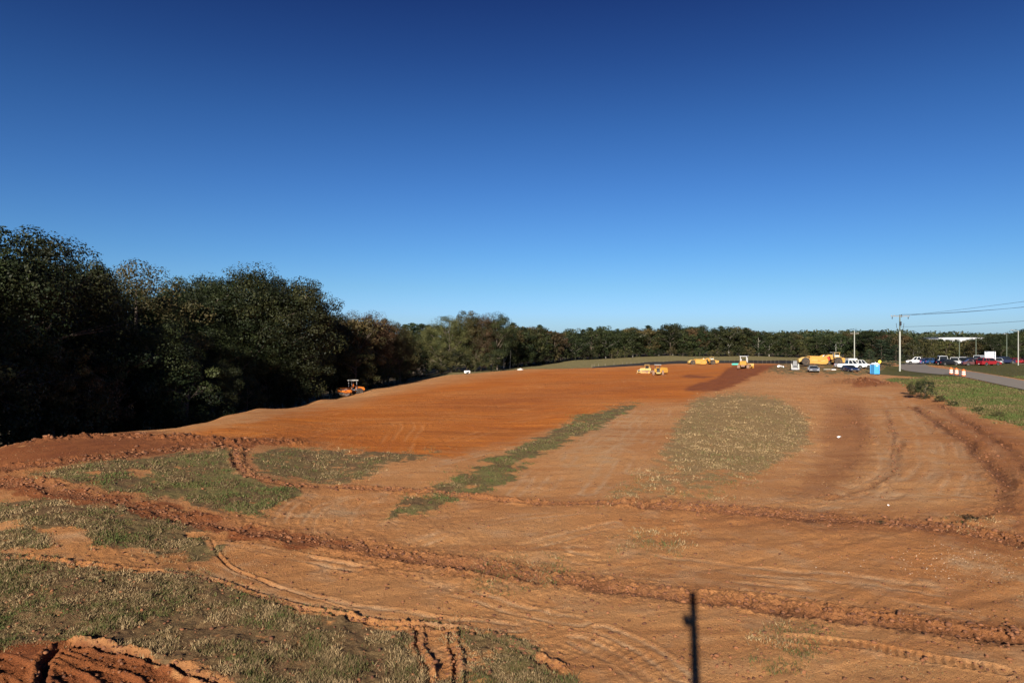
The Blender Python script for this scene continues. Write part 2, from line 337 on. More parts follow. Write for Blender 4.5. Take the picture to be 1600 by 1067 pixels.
# pale smears and faint wheel grooves left by turning scrapers
SM = [([(985,640),(940,680),(890,715),(850,760)], .5), ([(1010,640),(985,680),(950,725),(915,770)], .5), ([(1040,640),(1015,690),(985,740)], .45), ([(900,690),(840,735),(800,770)], .4),
      ([(480,835),(490,800),(530,778),(600,772)], .3), ([(560,832),(560,800),(580,782)], .3), ([(440,815),(450,790),(490,772)], .3), ([(650,850),(760,815),(900,800)], .4), ([(780,870),(860,845),(960,820)], .4),
      ([(1380,620),(1432,660),(1450,700),(1440,745),(1380,770)], .6), ([(1410,625),(1470,680),(1495,730),(1480,770)], .5), ([(1350,640),(1385,690),(1390,740),(1330,770),(1200,790)], .6), ([(1240,780),(1400,765),(1520,780)], .5),
      ([(300,880),(400,920),(520,950),(640,965),(800,975)], .35), ([(420,860),(560,890),(700,925),(900,965)], .35), ([(360,850),(520,880),(640,905)], .3), ([(900,860),(1100,885),(1350,905),(1600,930)], .5), ([(850,880),(1050,905),(1300,930),(1500,955)], .45),
      ([(700,660),(820,640),(960,605)], .6), ([(620,740),(740,715),(850,675),(940,640)], .5), ([(1150,605),(1230,596),(1330,612),(1440,615)], .6), ([(1400,640),(1432,690),(1425,735),(1340,772),(1200,788)], 1.5), ([(1330,612),(1400,625),(1480,660),(1530,710),(1540,750)], 1.2), ([(330,690),(450,670),(640,650),(850,625),(1000,602)], .7), ([(380,660),(560,640),(750,620),(950,597),(1080,582)], .8), ([(350,678),(500,657),(700,652),(820,640)], .6), ([(450,692),(520,668),(600,660),(700,664)], .5), ([(600,706),(612,680),(620,660)], .45), ([(636,706),(645,680),(652,662)], .45), ([(700,618),(900,600),(1050,592)], .8), ([(520,700),(560,672),(640,655)], .45), ([(690,700),(780,665),(900,640),(1000,622)], .7), ([(940,985),(1000,1010),(1060,1060)], .3), ([(900,1000),(960,1030),(1010,1075)], .3)]
# crawler tracks with lug marks: (pixel polyline, half width, lug pitch)
TR = [([(1120,932),(1200,945),(1300,957),(1400,973),(1500,990),(1650,1012)], .30, .19), ([(1240,1003),(1330,1008),(1420,1025),(1560,1050)], .25, .19),
      ([(105,1010),(200,1040),(300,1085),(360,1120)], .26, .13), ([(85,1024),(170,1055),(250,1110)], .22, .13), ([(75,1040),(130,1075),(180,1130)], .22, .13), ([(-60,1030),(10,1030),(50,1075)], .26, .13), ([(-80,1060),(0,1062),(30,1110)], .24, .13),
      ([(300,838),(450,850),(620,885),(760,905)], .28, .2), ([(480,665),(620,690),(780,700)], .35, .24), ([(470,700),(560,690),(690,655)], .35, .24),
      ([(500,760),(480,790),(500,820)], .35, .24), ([(690,1010),(720,1030),(745,1080)], .5, .28), ([(900,1000),(1000,1030),(1050,1067)], .5, .26)]
ROADC = [(45,-30),(52,20),(60,60),(69.7,93),(80,125),(97.5,168),(122,200),(165,228)]

# ------------------------------------------------------------------ the ground: one sheet, finest where it is near and looked at
az = np.concatenate([np.linspace(-180, -46, 50, endpoint=False), np.linspace(-46, 46, 900, endpoint=False), np.linspace(46, 180, 50, endpoint=False)])
drop = np.linspace(575, 19, 600)
rr = np.concatenate([np.linspace(1.5, 13, 24, endpoint=False), CAMZ * F / drop, np.geomspace(440, 5000, 34)])
AZ, RR = np.meshgrid(np.radians(az), rr)         # rows = r
gx = (RR * np.sin(AZ)).ravel(); gy = (RR * np.cos(AZ)).ravel()
gx = np.append(gx, 0.0); gy = np.append(gy, 0.0)
def masks(x, y, zz):
    yy = np.where(y > 2, y, 2.0)
    px = 800 + F * x / yy; py = HZ + F * (CAMZ - zz) / yy
    out = y < 3; px = np.where(out, -9999, px)
    s = F / yy
    w1 = fbm(x, y, .9, 3, 3); w2 = fbm(x, y, .9, 3, 41)
    wx = px + np.clip(w1 * s * .9, -34, 34); wy = py + np.clip(w2 * s * .45, -16, 16) * np.clip(yy / 30, .6, 1) * np.where(py < 620, .35, 1)
    frag = fbm(x, y, 2.3, 3, 91)
    g = np.zeros(len(x)); gn = np.zeros(len(x))
    for poly, d, gr in GR:
        sdv = sd_poly(wx, wy, poly); so_ = 15 if gr < 0 else 9; m = sstep(-so_, so_ * 1.3, sdv) * d; k = m > g; g[k] = m[k]; gn = np.where(k, gr, gn)
    for poly in BARE: g *= 1 - sstep(-3, 5, sd_poly(wx, wy, poly))
    g = np.clip(g * (1 + frag * 1.0) , 0, 1)
    v = np.maximum(sstep(-2, 4, sd_poly(wx, wy, VERGE)), np.maximum(sstep(-1, 1, sd_poly(px, py, VERGE2)), sstep(-1, 1, sd_poly(px, py, BEYOND))))
    g = np.maximum(g, v); gn = np.where(v > .5, 1.15, gn)
    b = sstep(-.6, .8, sd_poly(px, py, BAND)) * (y > 100); g = np.maximum(g, b * .9); gn = np.where(b > .5, .9, gn)
    az_ = np.degrees(np.arctan2(x, y)); r_ = np.hypot(x, y)
    outl = (y < 13) | (r_ > 420) | (np.abs(az_) > 47)
    g = np.where(outl & ~((y < 13) & (y > -200) & (np.abs(x) < 40)), .8, g); gn = np.where(outl, .5, gn)
    g = np.where((x < -38) & (y < 50), .8, g)
    cl = sstep(-12, 9, sd_poly(wx, wy, FIELD))
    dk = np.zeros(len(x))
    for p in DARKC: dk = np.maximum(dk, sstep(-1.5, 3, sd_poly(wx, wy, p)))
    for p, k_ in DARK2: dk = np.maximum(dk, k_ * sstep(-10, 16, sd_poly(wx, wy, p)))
    pl = np.zeros(len(x))
    for p in PALE: pl = np.maximum(pl, sstep(-10, 12, sd_poly(wx, wy, p)))
    return g, gn, cl, dk, pl
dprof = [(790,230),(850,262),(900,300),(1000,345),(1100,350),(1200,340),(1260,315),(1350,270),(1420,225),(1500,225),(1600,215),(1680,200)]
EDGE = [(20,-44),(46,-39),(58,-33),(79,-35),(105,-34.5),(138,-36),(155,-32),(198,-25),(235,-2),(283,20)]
def shaded_floor_mask(x, y):
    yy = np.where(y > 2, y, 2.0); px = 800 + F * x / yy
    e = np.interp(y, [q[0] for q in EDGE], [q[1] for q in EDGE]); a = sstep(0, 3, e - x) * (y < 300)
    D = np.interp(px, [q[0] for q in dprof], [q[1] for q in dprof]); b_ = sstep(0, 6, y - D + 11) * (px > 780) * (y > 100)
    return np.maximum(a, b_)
gz = zbase(gx, gy)
g_m, gn_m, cl_m, dk_m, pl_m = masks(gx, gy, gz)
flr = shaded_floor_mask(gx, gy)
near = np.clip(1 - np.hypot(gx, gy) / 140, 0, 1)
rd = np.full(len(gx), 99.0); _i, _b, _s, _t = line_dist(gx, gy, ROADC, 14); rd[_i] = _b
flat_k = sstep(4.5, 9, rd)
bz = gz.copy()
h = fbm(gx, gy, .12, 3, 5) * .22 * flat_k * np.clip(np.hypot(gx, gy) / 20, .3, 1) * np.clip(120 / (np.hypot(gx, gy) + 1), .15, 1)
h += fbm(gx, gy, 1.1, 3, 8) * .05 * near * (1 - .7 * cl_m)
h += fbm(gx, gy, 5.0, 4, 9, .6) * .034 * np.clip(.75 + 2.6 * fbm(gx, gy, .22, 3, 123), .25, 1.5) * near * (1 - .6 * cl_m)
h += g_m * (fbm(gx, gy, 3.5, 3, 10) * .10 + .04) * near
# sweeping scraper and tyre furrows across the bare ground, along the working direction
dirn = math.radians(62); uu = gx * math.sin(dirn) + gy * math.cos(dirn); vv = gx * math.cos(dirn) - gy * math.sin(dirn)
h += (1 - g_m) * near * (fbm(vv * 1.6 + fbm(gx, gy, .08, 2, 77) * 9, uu * .12, 1.0, 3, 15) * .05)
h += cl_m * (fbm(gx, gy, 1.6, 2, 66) * .025)
loose = np.zeros(len(gx)); rutm = np.zeros(len(gx))
for pts, hw, hr, dr, ls in WR:
    wl_ = dens(pts); idx, d, sd_, arc = line_dist(gx, gy, wl_, hw * 3.0)
    jit = fbm(gx[idx], gy[idx], .6, 3, 21) * hw * .8; sd2 = sd_ + jit
    cl2 = fbm(gx[idx], gy[idx], 3.6, 4, 33, .7); cl2 = cl2 + .7 * (np.abs(fbm(gx[idx], gy[idx], 6.5, 3, 34, .7)) - .15)
    amp = .65 + .9 * (fbm(arc, arc * 0, .28, 3, 55) + .3)
    if dr > 0:
        ridge = np.exp(-((sd2 - hw * .55) / (hw * .5)) ** 2) + .6 * np.exp(-((sd2 + hw * .9) / (hw * .35)) ** 2)
        rut = np.exp(-((sd2 + hw * .25) / (hw * .5)) ** 2)
    else:
        ridge = np.exp(-(sd2 / hw) ** 2); rut = 0 * ridge
    ev = np.exp(-(sd_ / (hw * 1.5)) ** 2)
    h[idx] += ridge * hr * amp * (1 + 1.1 * cl2) - rut * dr * amp + ev * cl2 * .085 * ls
    loose[idx] = np.maximum(loose[idx], ev * ls); rutm[idx] = np.maximum(rutm[idx], rut * np.clip(amp + .25, 0, 1) * min(1, dr * 7.5))
smear = np.zeros(len(gx))
for pts, hw in SM:
    idx, d, sd_, arc = line_dist(gx, gy, dens(pts), hw * 2.2); brk = np.clip(.6 + 1.8 * fbm(gx[idx], gy[idx], .5, 3, 81), 0, 1)
    wob = sd_ + fbm(arc, sd_ * 0, .25, 2, 4) * hw * .8
    m1 = np.exp(-((np.abs(wob) - hw * .75) / (hw * .28)) ** 2) * brk * (1 - g_m[idx])
    h[idx] += -.022 * m1 + .018 * np.exp(-((np.abs(wob) - hw * 1.25) / (hw * .2)) ** 2) * brk * (1 - g_m[idx]); smear[idx] = np.maximum(smear[idx], m1 * .8)
for pts, hw, pitch in TR:
    wl_ = dens(pts); idx, d, sd_, arc = line_dist(gx, gy, wl_, hw * 1.5)
    e = sstep(hw * 1.25, hw * .8, d); lug = np.clip(np.sin(arc * 2 * math.pi / pitch) * 1.6 - .3, -.2, 1)
    on = np.clip(.35 + 1.6 * (fbm(gx[idx], gy[idx], .55, 2, 61) + .25), 0, 1)
    tk = 1.0 if hw < .32 else .45; tk *= 1.5 if pitch < .15 else 1; h[idx] += tk * e * (lug * .035 * on - .03) ; g_m[idx] *= 1 - .8 * e
    h[idx] += np.exp(-((d - hw * 1.15) / .07) ** 2) * .022 * tk
g_m *= 1 - np.clip(loose * 1.0, 0, .85)
far_flat = (np.hypot(gx, gy) < 10)
gz = gz + h
gz[-1] = bz[-1]
NR, NC = RR.shape
ii = np.arange(NR - 1)[:, None] * NC; jj = np.arange(NC)[None, :]; jn = (jj + 1) % NC
quads = np.stack([ii + jj, ii + jn, ii + NC + jn, ii + NC + jj], -1).reshape(-1, 4)[:, ::-1]
cen = len(gx) - 1
def ground_material():
    m = bpy.data.materials.new('site_ground'); m.use_nodes = True; nt = m.node_tree; N = nt.nodes; L = nt.links
    b = N['Principled BSDF']; b.inputs['Roughness'].default_value = .95; b.inputs['Specular IOR Level'].default_value = .15
    geo = N.new('ShaderNodeNewGeometry')
    def noise(sc, det=5, ro=.6, vec=None, dist=0.0):
        t = N.new('ShaderNodeTexNoise'); t.inputs['Scale'].default_value = sc; t.inputs['Detail'].default_value = det
        t.inputs['Roughness'].default_value = ro; t.inputs['Distortion'].default_value = dist
        L.new(vec or geo.outputs['Position'], t.inputs['Vector']); return t.outputs['Fac']
    def attr(n):
        a = N.new('ShaderNodeAttribute'); a.attribute_name = n; return a.outputs['Fac']
    def ramp(f, a, b_, c0=(0, 0, 0, 1), c1=(1, 1, 1, 1)):
        r = N.new('ShaderNodeValToRGB'); r.color_ramp.elements[0].position = a; r.color_ramp.elements[1].position = b_
        r.color_ramp.elements[0].color = c0; r.color_ramp.elements[1].color = c1; L.new(f, r.inputs[0]); return r.outputs[0]
    def mix(f, a, b_, t='MIX'):
        x = N.new('ShaderNodeMix'); x.data_type = 'RGBA'; x.blend_type = t
        for s, v in ((0, f), (6, a), (7, b_)):
            if isinstance(v, (int, float)): x.inputs[s].default_value = v
            elif isinstance(v, tuple): x.inputs[s].default_value = v + (1,) if len(v) == 3 else v
            else: L.new(v, x.inputs[s])
        return x.outputs[2]
    def math_(op, a, b_=0.0):
        x = N.new('ShaderNodeMath'); x.operation = op; x.use_clamp = True
        for s, v in ((0, a), (1, b_)):
            if isinstance(v, (int, float)): x.inputs[s].default_value = v
            else: L.new(v, x.inputs[s])
        return x.outputs[0]
    mp = N.new('ShaderNodeMapping'); mp.inputs['Rotation'].default_value = (0, 0, math.radians(-28)); mp.inputs['Scale'].default_value = (.12, 1.0, 1)
    L.new(geo.outputs['Position'], mp.inputs['Vector'])
    streak = noise(.9, 6, .6, mp.outputs[0], .4); big = noise(.07, 4, .55); mid = noise(.6, 6, .62); fine = noise(9, 6, .7); grit = noise(38, 3, .7)
    dirt = mix(ramp(big, .38, .62), (.465, .198, .066), (.53, .262, .102))
    dirt = mix(math_('MULTIPLY', ramp(streak, .46, .68), .75), dirt, (.365, .145, .048))
    dirt = mix(math_('MULTIPLY', ramp(mid, .52, .72), .65), dirt, (.50, .300, .160))
    dirt = mix(math_('MULTIPLY', ramp(noise(1.7, 5, .7), .56, .7), .5), dirt, (.20, .095, .045))
    dirt = mix(math_('MULTIPLY', ramp(noise(3.6, 6, .8), .55, .68), .55), dirt, (.22, .105, .045))
    dirt = mix(math_('MULTIPLY', attr('smear'), ramp(noise(2.2, 5, .7), .3, .6)), dirt, (.50, .31, .17))
    field = mix(ramp(streak, .35, .65), (.55, .165, .020), (.41, .108, .013))
    field = mix(math_('MULTIPLY', ramp(big, .45, .65), .6), field, (.50, .180, .042))
    mp2 = N.new('ShaderNodeMapping'); mp2.inputs['Rotation'].default_value = (0, 0, math.radians(-62)); mp2.inputs['Scale'].default_value = (.05, .5, 1); L.new(geo.outputs['Position'], mp2.inputs['Vector'])
    field = mix(math_('MULTIPLY', ramp(noise(1.0, 7, .68, mp2.outputs[0], .6), .5, .64), .7), field, (.30, .085, .014))
    field = mix(math_('MULTIPLY', ramp(noise(.35, 6, .7, mp2.outputs[0], 1.2), .55, .7), .6), field, (.52, .205, .055))
    col = mix(attr('clay'), dirt, field)
    col = mix(math_('MULTIPLY', math_('MULTIPLY', attr('smear'), attr('clay')), .55), col, (.56, .25, .085))
    col = mix(math_('MULTIPLY', attr('pale'), ramp(mid, .42, .75)), col, (.47, .29, .15))
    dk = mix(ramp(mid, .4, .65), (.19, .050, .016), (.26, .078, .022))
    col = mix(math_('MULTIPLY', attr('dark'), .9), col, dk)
    lo = mix(ramp(fine, .4, .62), (.16, .052, .020), (.33, .125, .045))
    col = mix(math_('MULTIPLY', attr('loose'), .75), col, lo)
    col = mix(math_('MULTIPLY', attr('rut'), .9), col, (.135, .052, .024))
    # straw and crumbs lying on the dirt
    col = mix(math_('MULTIPLY', ramp(grit, .63, .72), .45), col, (.48, .33, .20))
    col = mix(math_('MULTIPLY', ramp(noise(23, 4, .75), .30, .40, (1, 1, 1, 1), (0, 0, 0, 1)), .5), col, (.15, .06, .03))
    # thatch under the grass
    gcol = mix(ramp(fine, .35, .65), (.085, .048, .022), (.20, .125, .060))
    gcol = mix(math_('MULTIPLY', ramp(mid, .40, .62), attr('green')), gcol, (.165, .165, .052))
    vg = mix(ramp(fine, .3, .7), (.040, .050, .010), (.080, .088, .022)); vg = mix(ramp(mid, .45, .75), vg, (.11, .085, .032))
    gcol = mix(attr('tan'), gcol, mix(ramp(fine, .3, .7), (.215, .130, .052), (.335, .222, .098)))
    gcol = mix(ramp(attr('green'), .80, .88), gcol, mix(ramp(mid, .35, .65), (.150, .140, .050), (.235, .190, .085)))
    gcol = mix(ramp(attr('green'), .95, 1.0), gcol, vg)
    gm = math_('MULTIPLY_ADD', fine, .7); 
    x = N.new('ShaderNodeMath'); x.operation = 'MULTIPLY_ADD'; L.new(fine, x.inputs[0]); x.inputs[1].default_value = 1.0; L.new(attr('grass'), x.inputs[2])
    gf = ramp(x.outputs[0], .78, 1.35)
    col = mix(math_('MULTIPLY', gf, .95), col, gcol)
    col = mix(attr('floor'), col, mix(ramp(mid, .4, .6), (.050, .034, .020), (.085, .060, .030)))  # dark leaf litter, with the wood-edge shade behind the roller painted in
    L.new(col, b.inputs['Base Color'])
    # relief: crumbs, small clods, compaction dimples on the graded field
    vo = N.new('ShaderNodeTexVoronoi'); vo.inputs['Scale'].default_value = 2.6; L.new(geo.outputs['Position'], vo.inputs['Vector'])
    vo2 = N.new('ShaderNodeTexVoronoi'); vo2.inputs['Scale'].default_value = 11; L.new(geo.outputs['Position'], vo2.inputs['Vector'])
    hs = N.new('ShaderNodeMath'); hs.operation = 'MULTIPLY_ADD'; L.new(fine, hs.inputs[0]); hs.inputs[1].default_value = 1.3; L.new(grit, hs.inputs[2])
    h2 = N.new('ShaderNodeMath'); h2.operation = 'MULTIPLY_ADD'; L.new(vo.outputs['Distance'], h2.inputs[0]); L.new(math_('MULTIPLY', attr('clay'), .9), h2.inputs[1]); L.new(hs.outputs[0], h2.inputs[2])
    h3 = N.new('ShaderNodeMath'); h3.operation = 'MULTIPLY_ADD'; L.new(streak, h3.inputs[0]); h3.inputs[1].default_value = 1.2; L.new(h2.outputs[0], h3.inputs[2])
    h4 = N.new('ShaderNodeMath'); h4.operation = 'MULTIPLY_ADD'; L.new(vo2.outputs['Distance'], h4.inputs[0]); L.new(attr('loose'), h4.inputs[1]); L.new(h3.outputs[0], h4.inputs[2])
    bp = N.new('ShaderNodeBump'); bp.inputs['Strength'].default_value = .8; bp.inputs['Distance'].default_value = .09
    L.new(h4.outputs[0], bp.inputs['Height']); L.new(bp.outputs[0], b.inputs['Normal'])
    return m
gmat = ground_material()
V = np.stack([gx, gy, gz], -1)
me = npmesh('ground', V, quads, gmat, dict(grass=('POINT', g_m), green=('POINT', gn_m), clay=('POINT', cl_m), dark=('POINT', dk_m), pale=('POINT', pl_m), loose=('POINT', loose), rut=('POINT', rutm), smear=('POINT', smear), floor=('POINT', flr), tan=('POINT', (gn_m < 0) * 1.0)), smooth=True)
tag(link('ground', me), kind='structure')
# small cap under the mast closes the centre of the sheet
m = MB(); ring = [m.bm.verts.new((float(gx[j]), float(gy[j]), float(gz[j]))) for j in range(NC)]; c0 = m.bm.verts.new((0, 0, float(bz[-1])))
for j in range(NC): m.bm.faces.new((ring[j], ring[(j + 1) % NC], c0))
tag(m.build('ground', gmat), kind='structure')

# height lookup on the finished sheet (bilinear in the polar grid)
GZ = gz[:-1].reshape(NR, NC)
def zg(x, y):
    x = np.atleast_1d(np.asarray(x, float)); y = np.atleast_1d(np.asarray(y, float))
    a = np.degrees(np.arctan2(x, y)); r = np.hypot(x, y)
    fj = np.interp(a, az, np.arange(NC)); fi = np.interp(r, rr, np.arange(NR))
    i = np.clip(fi.astype(int), 0, NR - 2); j = np.clip(fj.astype(int), 0, NC - 2); ti = fi - i; tj = fj - j
    return (GZ[i, j] * (1 - ti) * (1 - tj) + GZ[i + 1, j] * ti * (1 - tj) + GZ[i, j + 1] * (1 - ti) * tj + GZ[i + 1, j + 1] * ti * tj)
def spot(px, D, sink=.02):
    x = (px - 800) / F * D; return Vector((x, D, float(zg(x, D)[0]) - sink))

# ------------------------------------------------------------------ road
def resample(pts, step):
    pts = smooth_line(pts, 3); out = [pts[0]]; acc = 0
    for a, b in zip(pts[:-1], pts[1:]):
        L = math.hypot(b[0]-a[0], b[1]-a[1]); acc += L
        if acc >= step: out.append(b); acc = 0
    return out
def strip(name, pts, hw, off, lift, mat):
    m = MB(); prev = None
    for i, p in enumerate(pts):
        a = pts[max(i-1, 0)]; b = pts[min(i+1, len(pts)-1)]; d = Vector((b[0]-a[0], b[1]-a[1], 0)).normalized(); nrm = Vector((d.y, -d.x, 0))
        row = []
        for k in (-1, -.33, .33, 1):
            q = Vector((p[0], p[1], 0)) + nrm * (off + hw * k); row.append(m.bm.verts.new((q.x, q.y, zb(q.x, q.y) + lift)))
        if prev:
            for k in range(3): m.bm.faces.new((prev[k], prev[k+1], row[k+1], row[k]))
        prev = row
    return m.build(name, mat)
rc = resample(ROADC, 3)
tag(strip('road', rc, 2.9, -.6, .07, 'asphalt'), kind='structure')
tag(strip('parking_lot', [(104,163),(125,166),(150,170),(175,176)], 5.5, 0, .08, 'asphalt'), kind='structure')

# ------------------------------------------------------------------ grass blades, clods, pebbles (stuff)
def scatter_screen(npts, y0=585, y1=1085, x0=-60, x1=1660):
    px = RS.uniform(x0, x1, npts); py = y0 + (y1 - y0) * RS.uniform(0, 1, npts)
    D = CAMZ * F / (py - HZ)
    for _ in range(3):                            # settle onto the sloping ground
        x = (px - 800) / F * D; z = zg(x, D); D = np.clip((CAMZ - z) * F / (py - HZ), 12, 300)
    x = (px - 800) / F * D; return x, D
def grass_material():
    m = bpy.data.materials.new('dry_grass'); m.use_nodes = True; N = m.node_tree.nodes; L = m.node_tree.links; b = N['Principled BSDF']
    b.inputs['Roughness'].default_value = .8; b.inputs['Specular IOR Level'].default_value = .2
    a = N.new('ShaderNodeAttribute'); a.attribute_name = 'tone'; r = N.new('ShaderNodeValToRGB'); e = r.color_ramp.elements
    e[0].position = 0; e[0].color = (.066, .092, .022, 1); e[1].position = 1; e[1].color = (.36, .25, .125, 1)
    for p, c in ((.25, (.092, .094, .027, 1)), (.45, (.105, .074, .030, 1)), (.75, (.165, .112, .058, 1))):
        q = e.new(p); q.color = c
    L.new(a.outputs['Fac'], r.inputs[0]); L.new(r.outputs[0], b.inputs['Base Color']); return m
def blades(name, x, y, nb, hgt, tone, label, cat, spread=.11, wk=1.0, flat=.72):
    n = len(x); X = np.repeat(x, nb); Y = np.repeat(y, nb); D = np.hypot(X, Y); k = n * nb
    H = np.repeat(hgt, nb) * RS.uniform(.5, 1.25, k); sc = np.clip(D / 26, 1, 2.6)
    X = X + RS.normal(0, 1, k) * spread * sc; Y = Y + RS.normal(0, 1, k) * spread * sc; Z = zg(X, Y) - .015
    a = RS.uniform(0, 2 * math.pi, k); lean = RS.uniform(.1, 1.0, k) ** .8 * flat * 1.6
    tx = X + np.cos(a) * H * lean; ty = Y + np.sin(a) * H * lean; tz = Z + H * np.sqrt(np.clip(1 - (lean * .6) ** 2, .1, 1))
    w = (.007 + .006 * RS.uniform(0, 1, k)) * wk * np.clip(D / 16, 1, 6); b2 = RS.uniform(0, 2 * math.pi, k); wx = np.cos(b2) * w; wy = np.sin(b2) * w
    v = np.empty((k, 3, 3)); v[:, 0] = np.stack([X - wx, Y - wy, Z], -1); v[:, 1] = np.stack([X + wx, Y + wy, Z], -1); v[:, 2] = np.stack([tx, ty, tz], -1)
    f = np.arange(k * 3).reshape(k, 3)
    T = np.clip(np.repeat(tone, nb) + RS.normal(0, .23, k), 0, 1)
    me = npmesh(name, v.reshape(-1, 3), f, M_['grass'], dict(tone=('FACE', T)))
    tag(link(name, me), label, cat, kind='stuff')
M_['grass'] = grass_material()
x, y = scatter_screen(150000, 605)
g, gn, cl, dk, pl = masks(x, y, zbase(x, y))
lo = np.zeros(len(x))
for pts, hw, hr, dr, ls in WR[:9]:
    idx, d, s_, t_ = line_dist(x, y, dens(pts), hw * 1.6); lo[idx] = np.maximum(lo[idx], ls)
keep = (RS.uniform(0, 1, len(x)) < g * 1.0 * (1 - .92 * lo)) & (gn < 1.0) & (y < 95)
dry = fbm(x, y, .35, 3, 71)
tone = np.clip(.64 - .30 * gn - .25 * np.clip(gn - .55, 0, 1) * 4 * .4 + dry * .45 + fbm(x, y, 2.6, 2, 73) * .7, .03, 1)
keep &= fbm(x, y, 1.3, 4, 88) > -.12
blades('dry_grass', x[keep], y[keep], 6, np.full(keep.sum(), .10) * (1 + fbm(x[keep], y[keep], .8, 2, 19)), tone[keep], 'patches of cut straw-brown and green grass left between the bare clay tracks', 'grass')
x, y = scatter_screen(26000, 588, 700, 1370, 1660)
g, gn, cl, dk, pl = masks(x, y, zbase(x, y)); rdv = np.full(len(x), 99.); _i, _b, _s, _t = line_dist(x, y, ROADC, 12); rdv[_i] = _b
keep = (RS.uniform(0, 1, len(x)) < g) & (gn > 1.0) & (y < 130) & (rdv > 4.3)
blades('verge_grass', x[keep], y[keep], 6, np.full(keep.sum(), .16), np.clip(.22 + fbm(x[keep], y[keep], .3, 3, 72) * .5, 0, 1), 'mown green grass on the verge between the red bank and the road', 'grass')
# stray tufts on the dirt
x, y = scatter_screen(9000, 640)
g, gn, cl, dk, pl = masks(x, y, zbase(x, y)); t = fbm(x, y, .25, 3, 97)
keep = (g < .3) & (cl < .3) & (t > .12) & (y < 60)
blades('straw_litter', x[keep], y[keep], 5, np.full(keep.sum(), .05), np.full(keep.sum(), .85), 'scattered straw and dead stems lying on the bare dirt', 'straw', spread=.2, flat=.98)

def soilmat(name, c0, c1):
    m = bpy.data.materials.new(name); m.use_nodes = True; N = m.node_tree.nodes; L = m.node_tree.links; b = N['Principled BSDF']; b.inputs['Roughness'].default_value = .95
    a = N.new('ShaderNodeAttribute'); a.attribute_name = 'tone'; r = N.new('ShaderNodeValToRGB'); r.color_ramp.elements[0].color = c0 + (1,); r.color_ramp.elements[1].color = c1 + (1,)
    L.new(a.outputs['Fac'], r.inputs[0]); L.new(r.outputs[0], b.inputs['Base Color'])
    t = N.new('ShaderNodeTexNoise'); t.inputs['Scale'].default_value = 30; bp = N.new('ShaderNodeBump'); bp.inputs['Strength'].default_value = .6; bp.inputs['Distance'].default_value = .02
    L.new(t.outputs['Fac'], bp.inputs['Height']); L.new(bp.outputs[0], b.inputs['Normal']); return m
M_['clod'] = soilmat('clay_clod', (.08, .028, .012), (.23, .090, .035)); M_['pebble'] = soilmat('pebble', (.30, .20, .13), (.55, .44, .33))
_bm = bmesh.new(); bmesh.ops.create_icosphere(_bm, subdivisions=1, radius=1.0); _bm.verts.ensure_lookup_table()
ICV = np.array([v.co[:] for v in _bm.verts]); ICF = np.array([[v.index for v in f.verts] for f in _bm.faces]); _bm.free()
def lumps(name, x, y, size, mat, label, cat, sink=.3):
    n = len(x); nv = len(ICV); z = zg(x, y)
    v = ICV[None] * (1 + RS.uniform(-.35, .35, (n, nv, 1))) * size[:, None, None] * np.stack([RS.uniform(.7, 1.4, n), RS.uniform(.7, 1.4, n), RS.uniform(.45, .9, n)], -1)[:, None, :]
    a = RS.uniform(0, 6.28, n); ca = np.cos(a)[:, None]; sa = np.sin(a)[:, None]
    vx = v[..., 0] * ca - v[..., 1] * sa; vy = v[..., 0] * sa + v[..., 1] * ca
    v = np.stack([vx + x[:, None], vy + y[:, None], v[..., 2] + (z + size * sink)[:, None]], -1)
    f = (ICF[None] + (np.arange(n) * nv)[:, None, None]).reshape(-1, 3)
    me = npmesh(name, v.reshape(-1, 3), f, M_[mat], dict(tone=('FACE', np.repeat(RS.uniform(0, 1, n), len(ICF)))))
    tag(link(name, me), label, cat, kind='stuff')
cx_, cy_, cs_ = [], [], []
for (pts, hw, hr, dr, ls), cnt in zip(WR, (4200, 1200, 1800, 900, 700, 260, 260, 1500, 700, 500, 50, 80, 80, 260, 140, 120)):
    L_ = np.array(dens(pts)); seg = np.hypot(*np.diff(L_, axis=0).T); cum = np.append(0, np.cumsum(seg)); t = RS.uniform(0, cum[-1], cnt)
    X = np.interp(t, cum, L_[:, 0]); Y = np.interp(t, cum, L_[:, 1]); o = RS.normal(0, 1, cnt) * hw * .75; a = RS.uniform(0, 6.28, cnt)
    X += np.cos(a) * o; Y += np.sin(a) * np.abs(o); cx_.append(X); cy_.append(Y); cs_.append(.014 + RS.uniform(0, 1, cnt) ** 5 * .10 * (.4 + ls * .6) * np.clip(Y / 35, .8, 1.6))
X, Y = scatter_screen(9000, 640); cx_.append(X); cy_.append(Y); cs_.append(.012 + RS.uniform(0, 1, len(X)) ** 5 * .045)
lumps('clay_clods', np.concatenate(cx_), np.concatenate(cy_), np.concatenate(cs_), 'clod', 'loose red clay clods strewn along the windrows and ruts', 'dirt clods')
X, Y = scatter_screen(900, 850, 960, 1400, 1660); X2, Y2 = scatter_screen(400, 690, 900, 1250, 1640)
X = np.append(X, X2); Y = np.append(Y, Y2); k = fbm(X, Y, .4, 2, 31) > -.05
lumps('pebbles', X[k], Y[k], .007 + RS.uniform(0, 1, k.sum()) ** 4 * .014, 'pebble', 'small pale stones lying on the dirt at the right', 'pebbles')

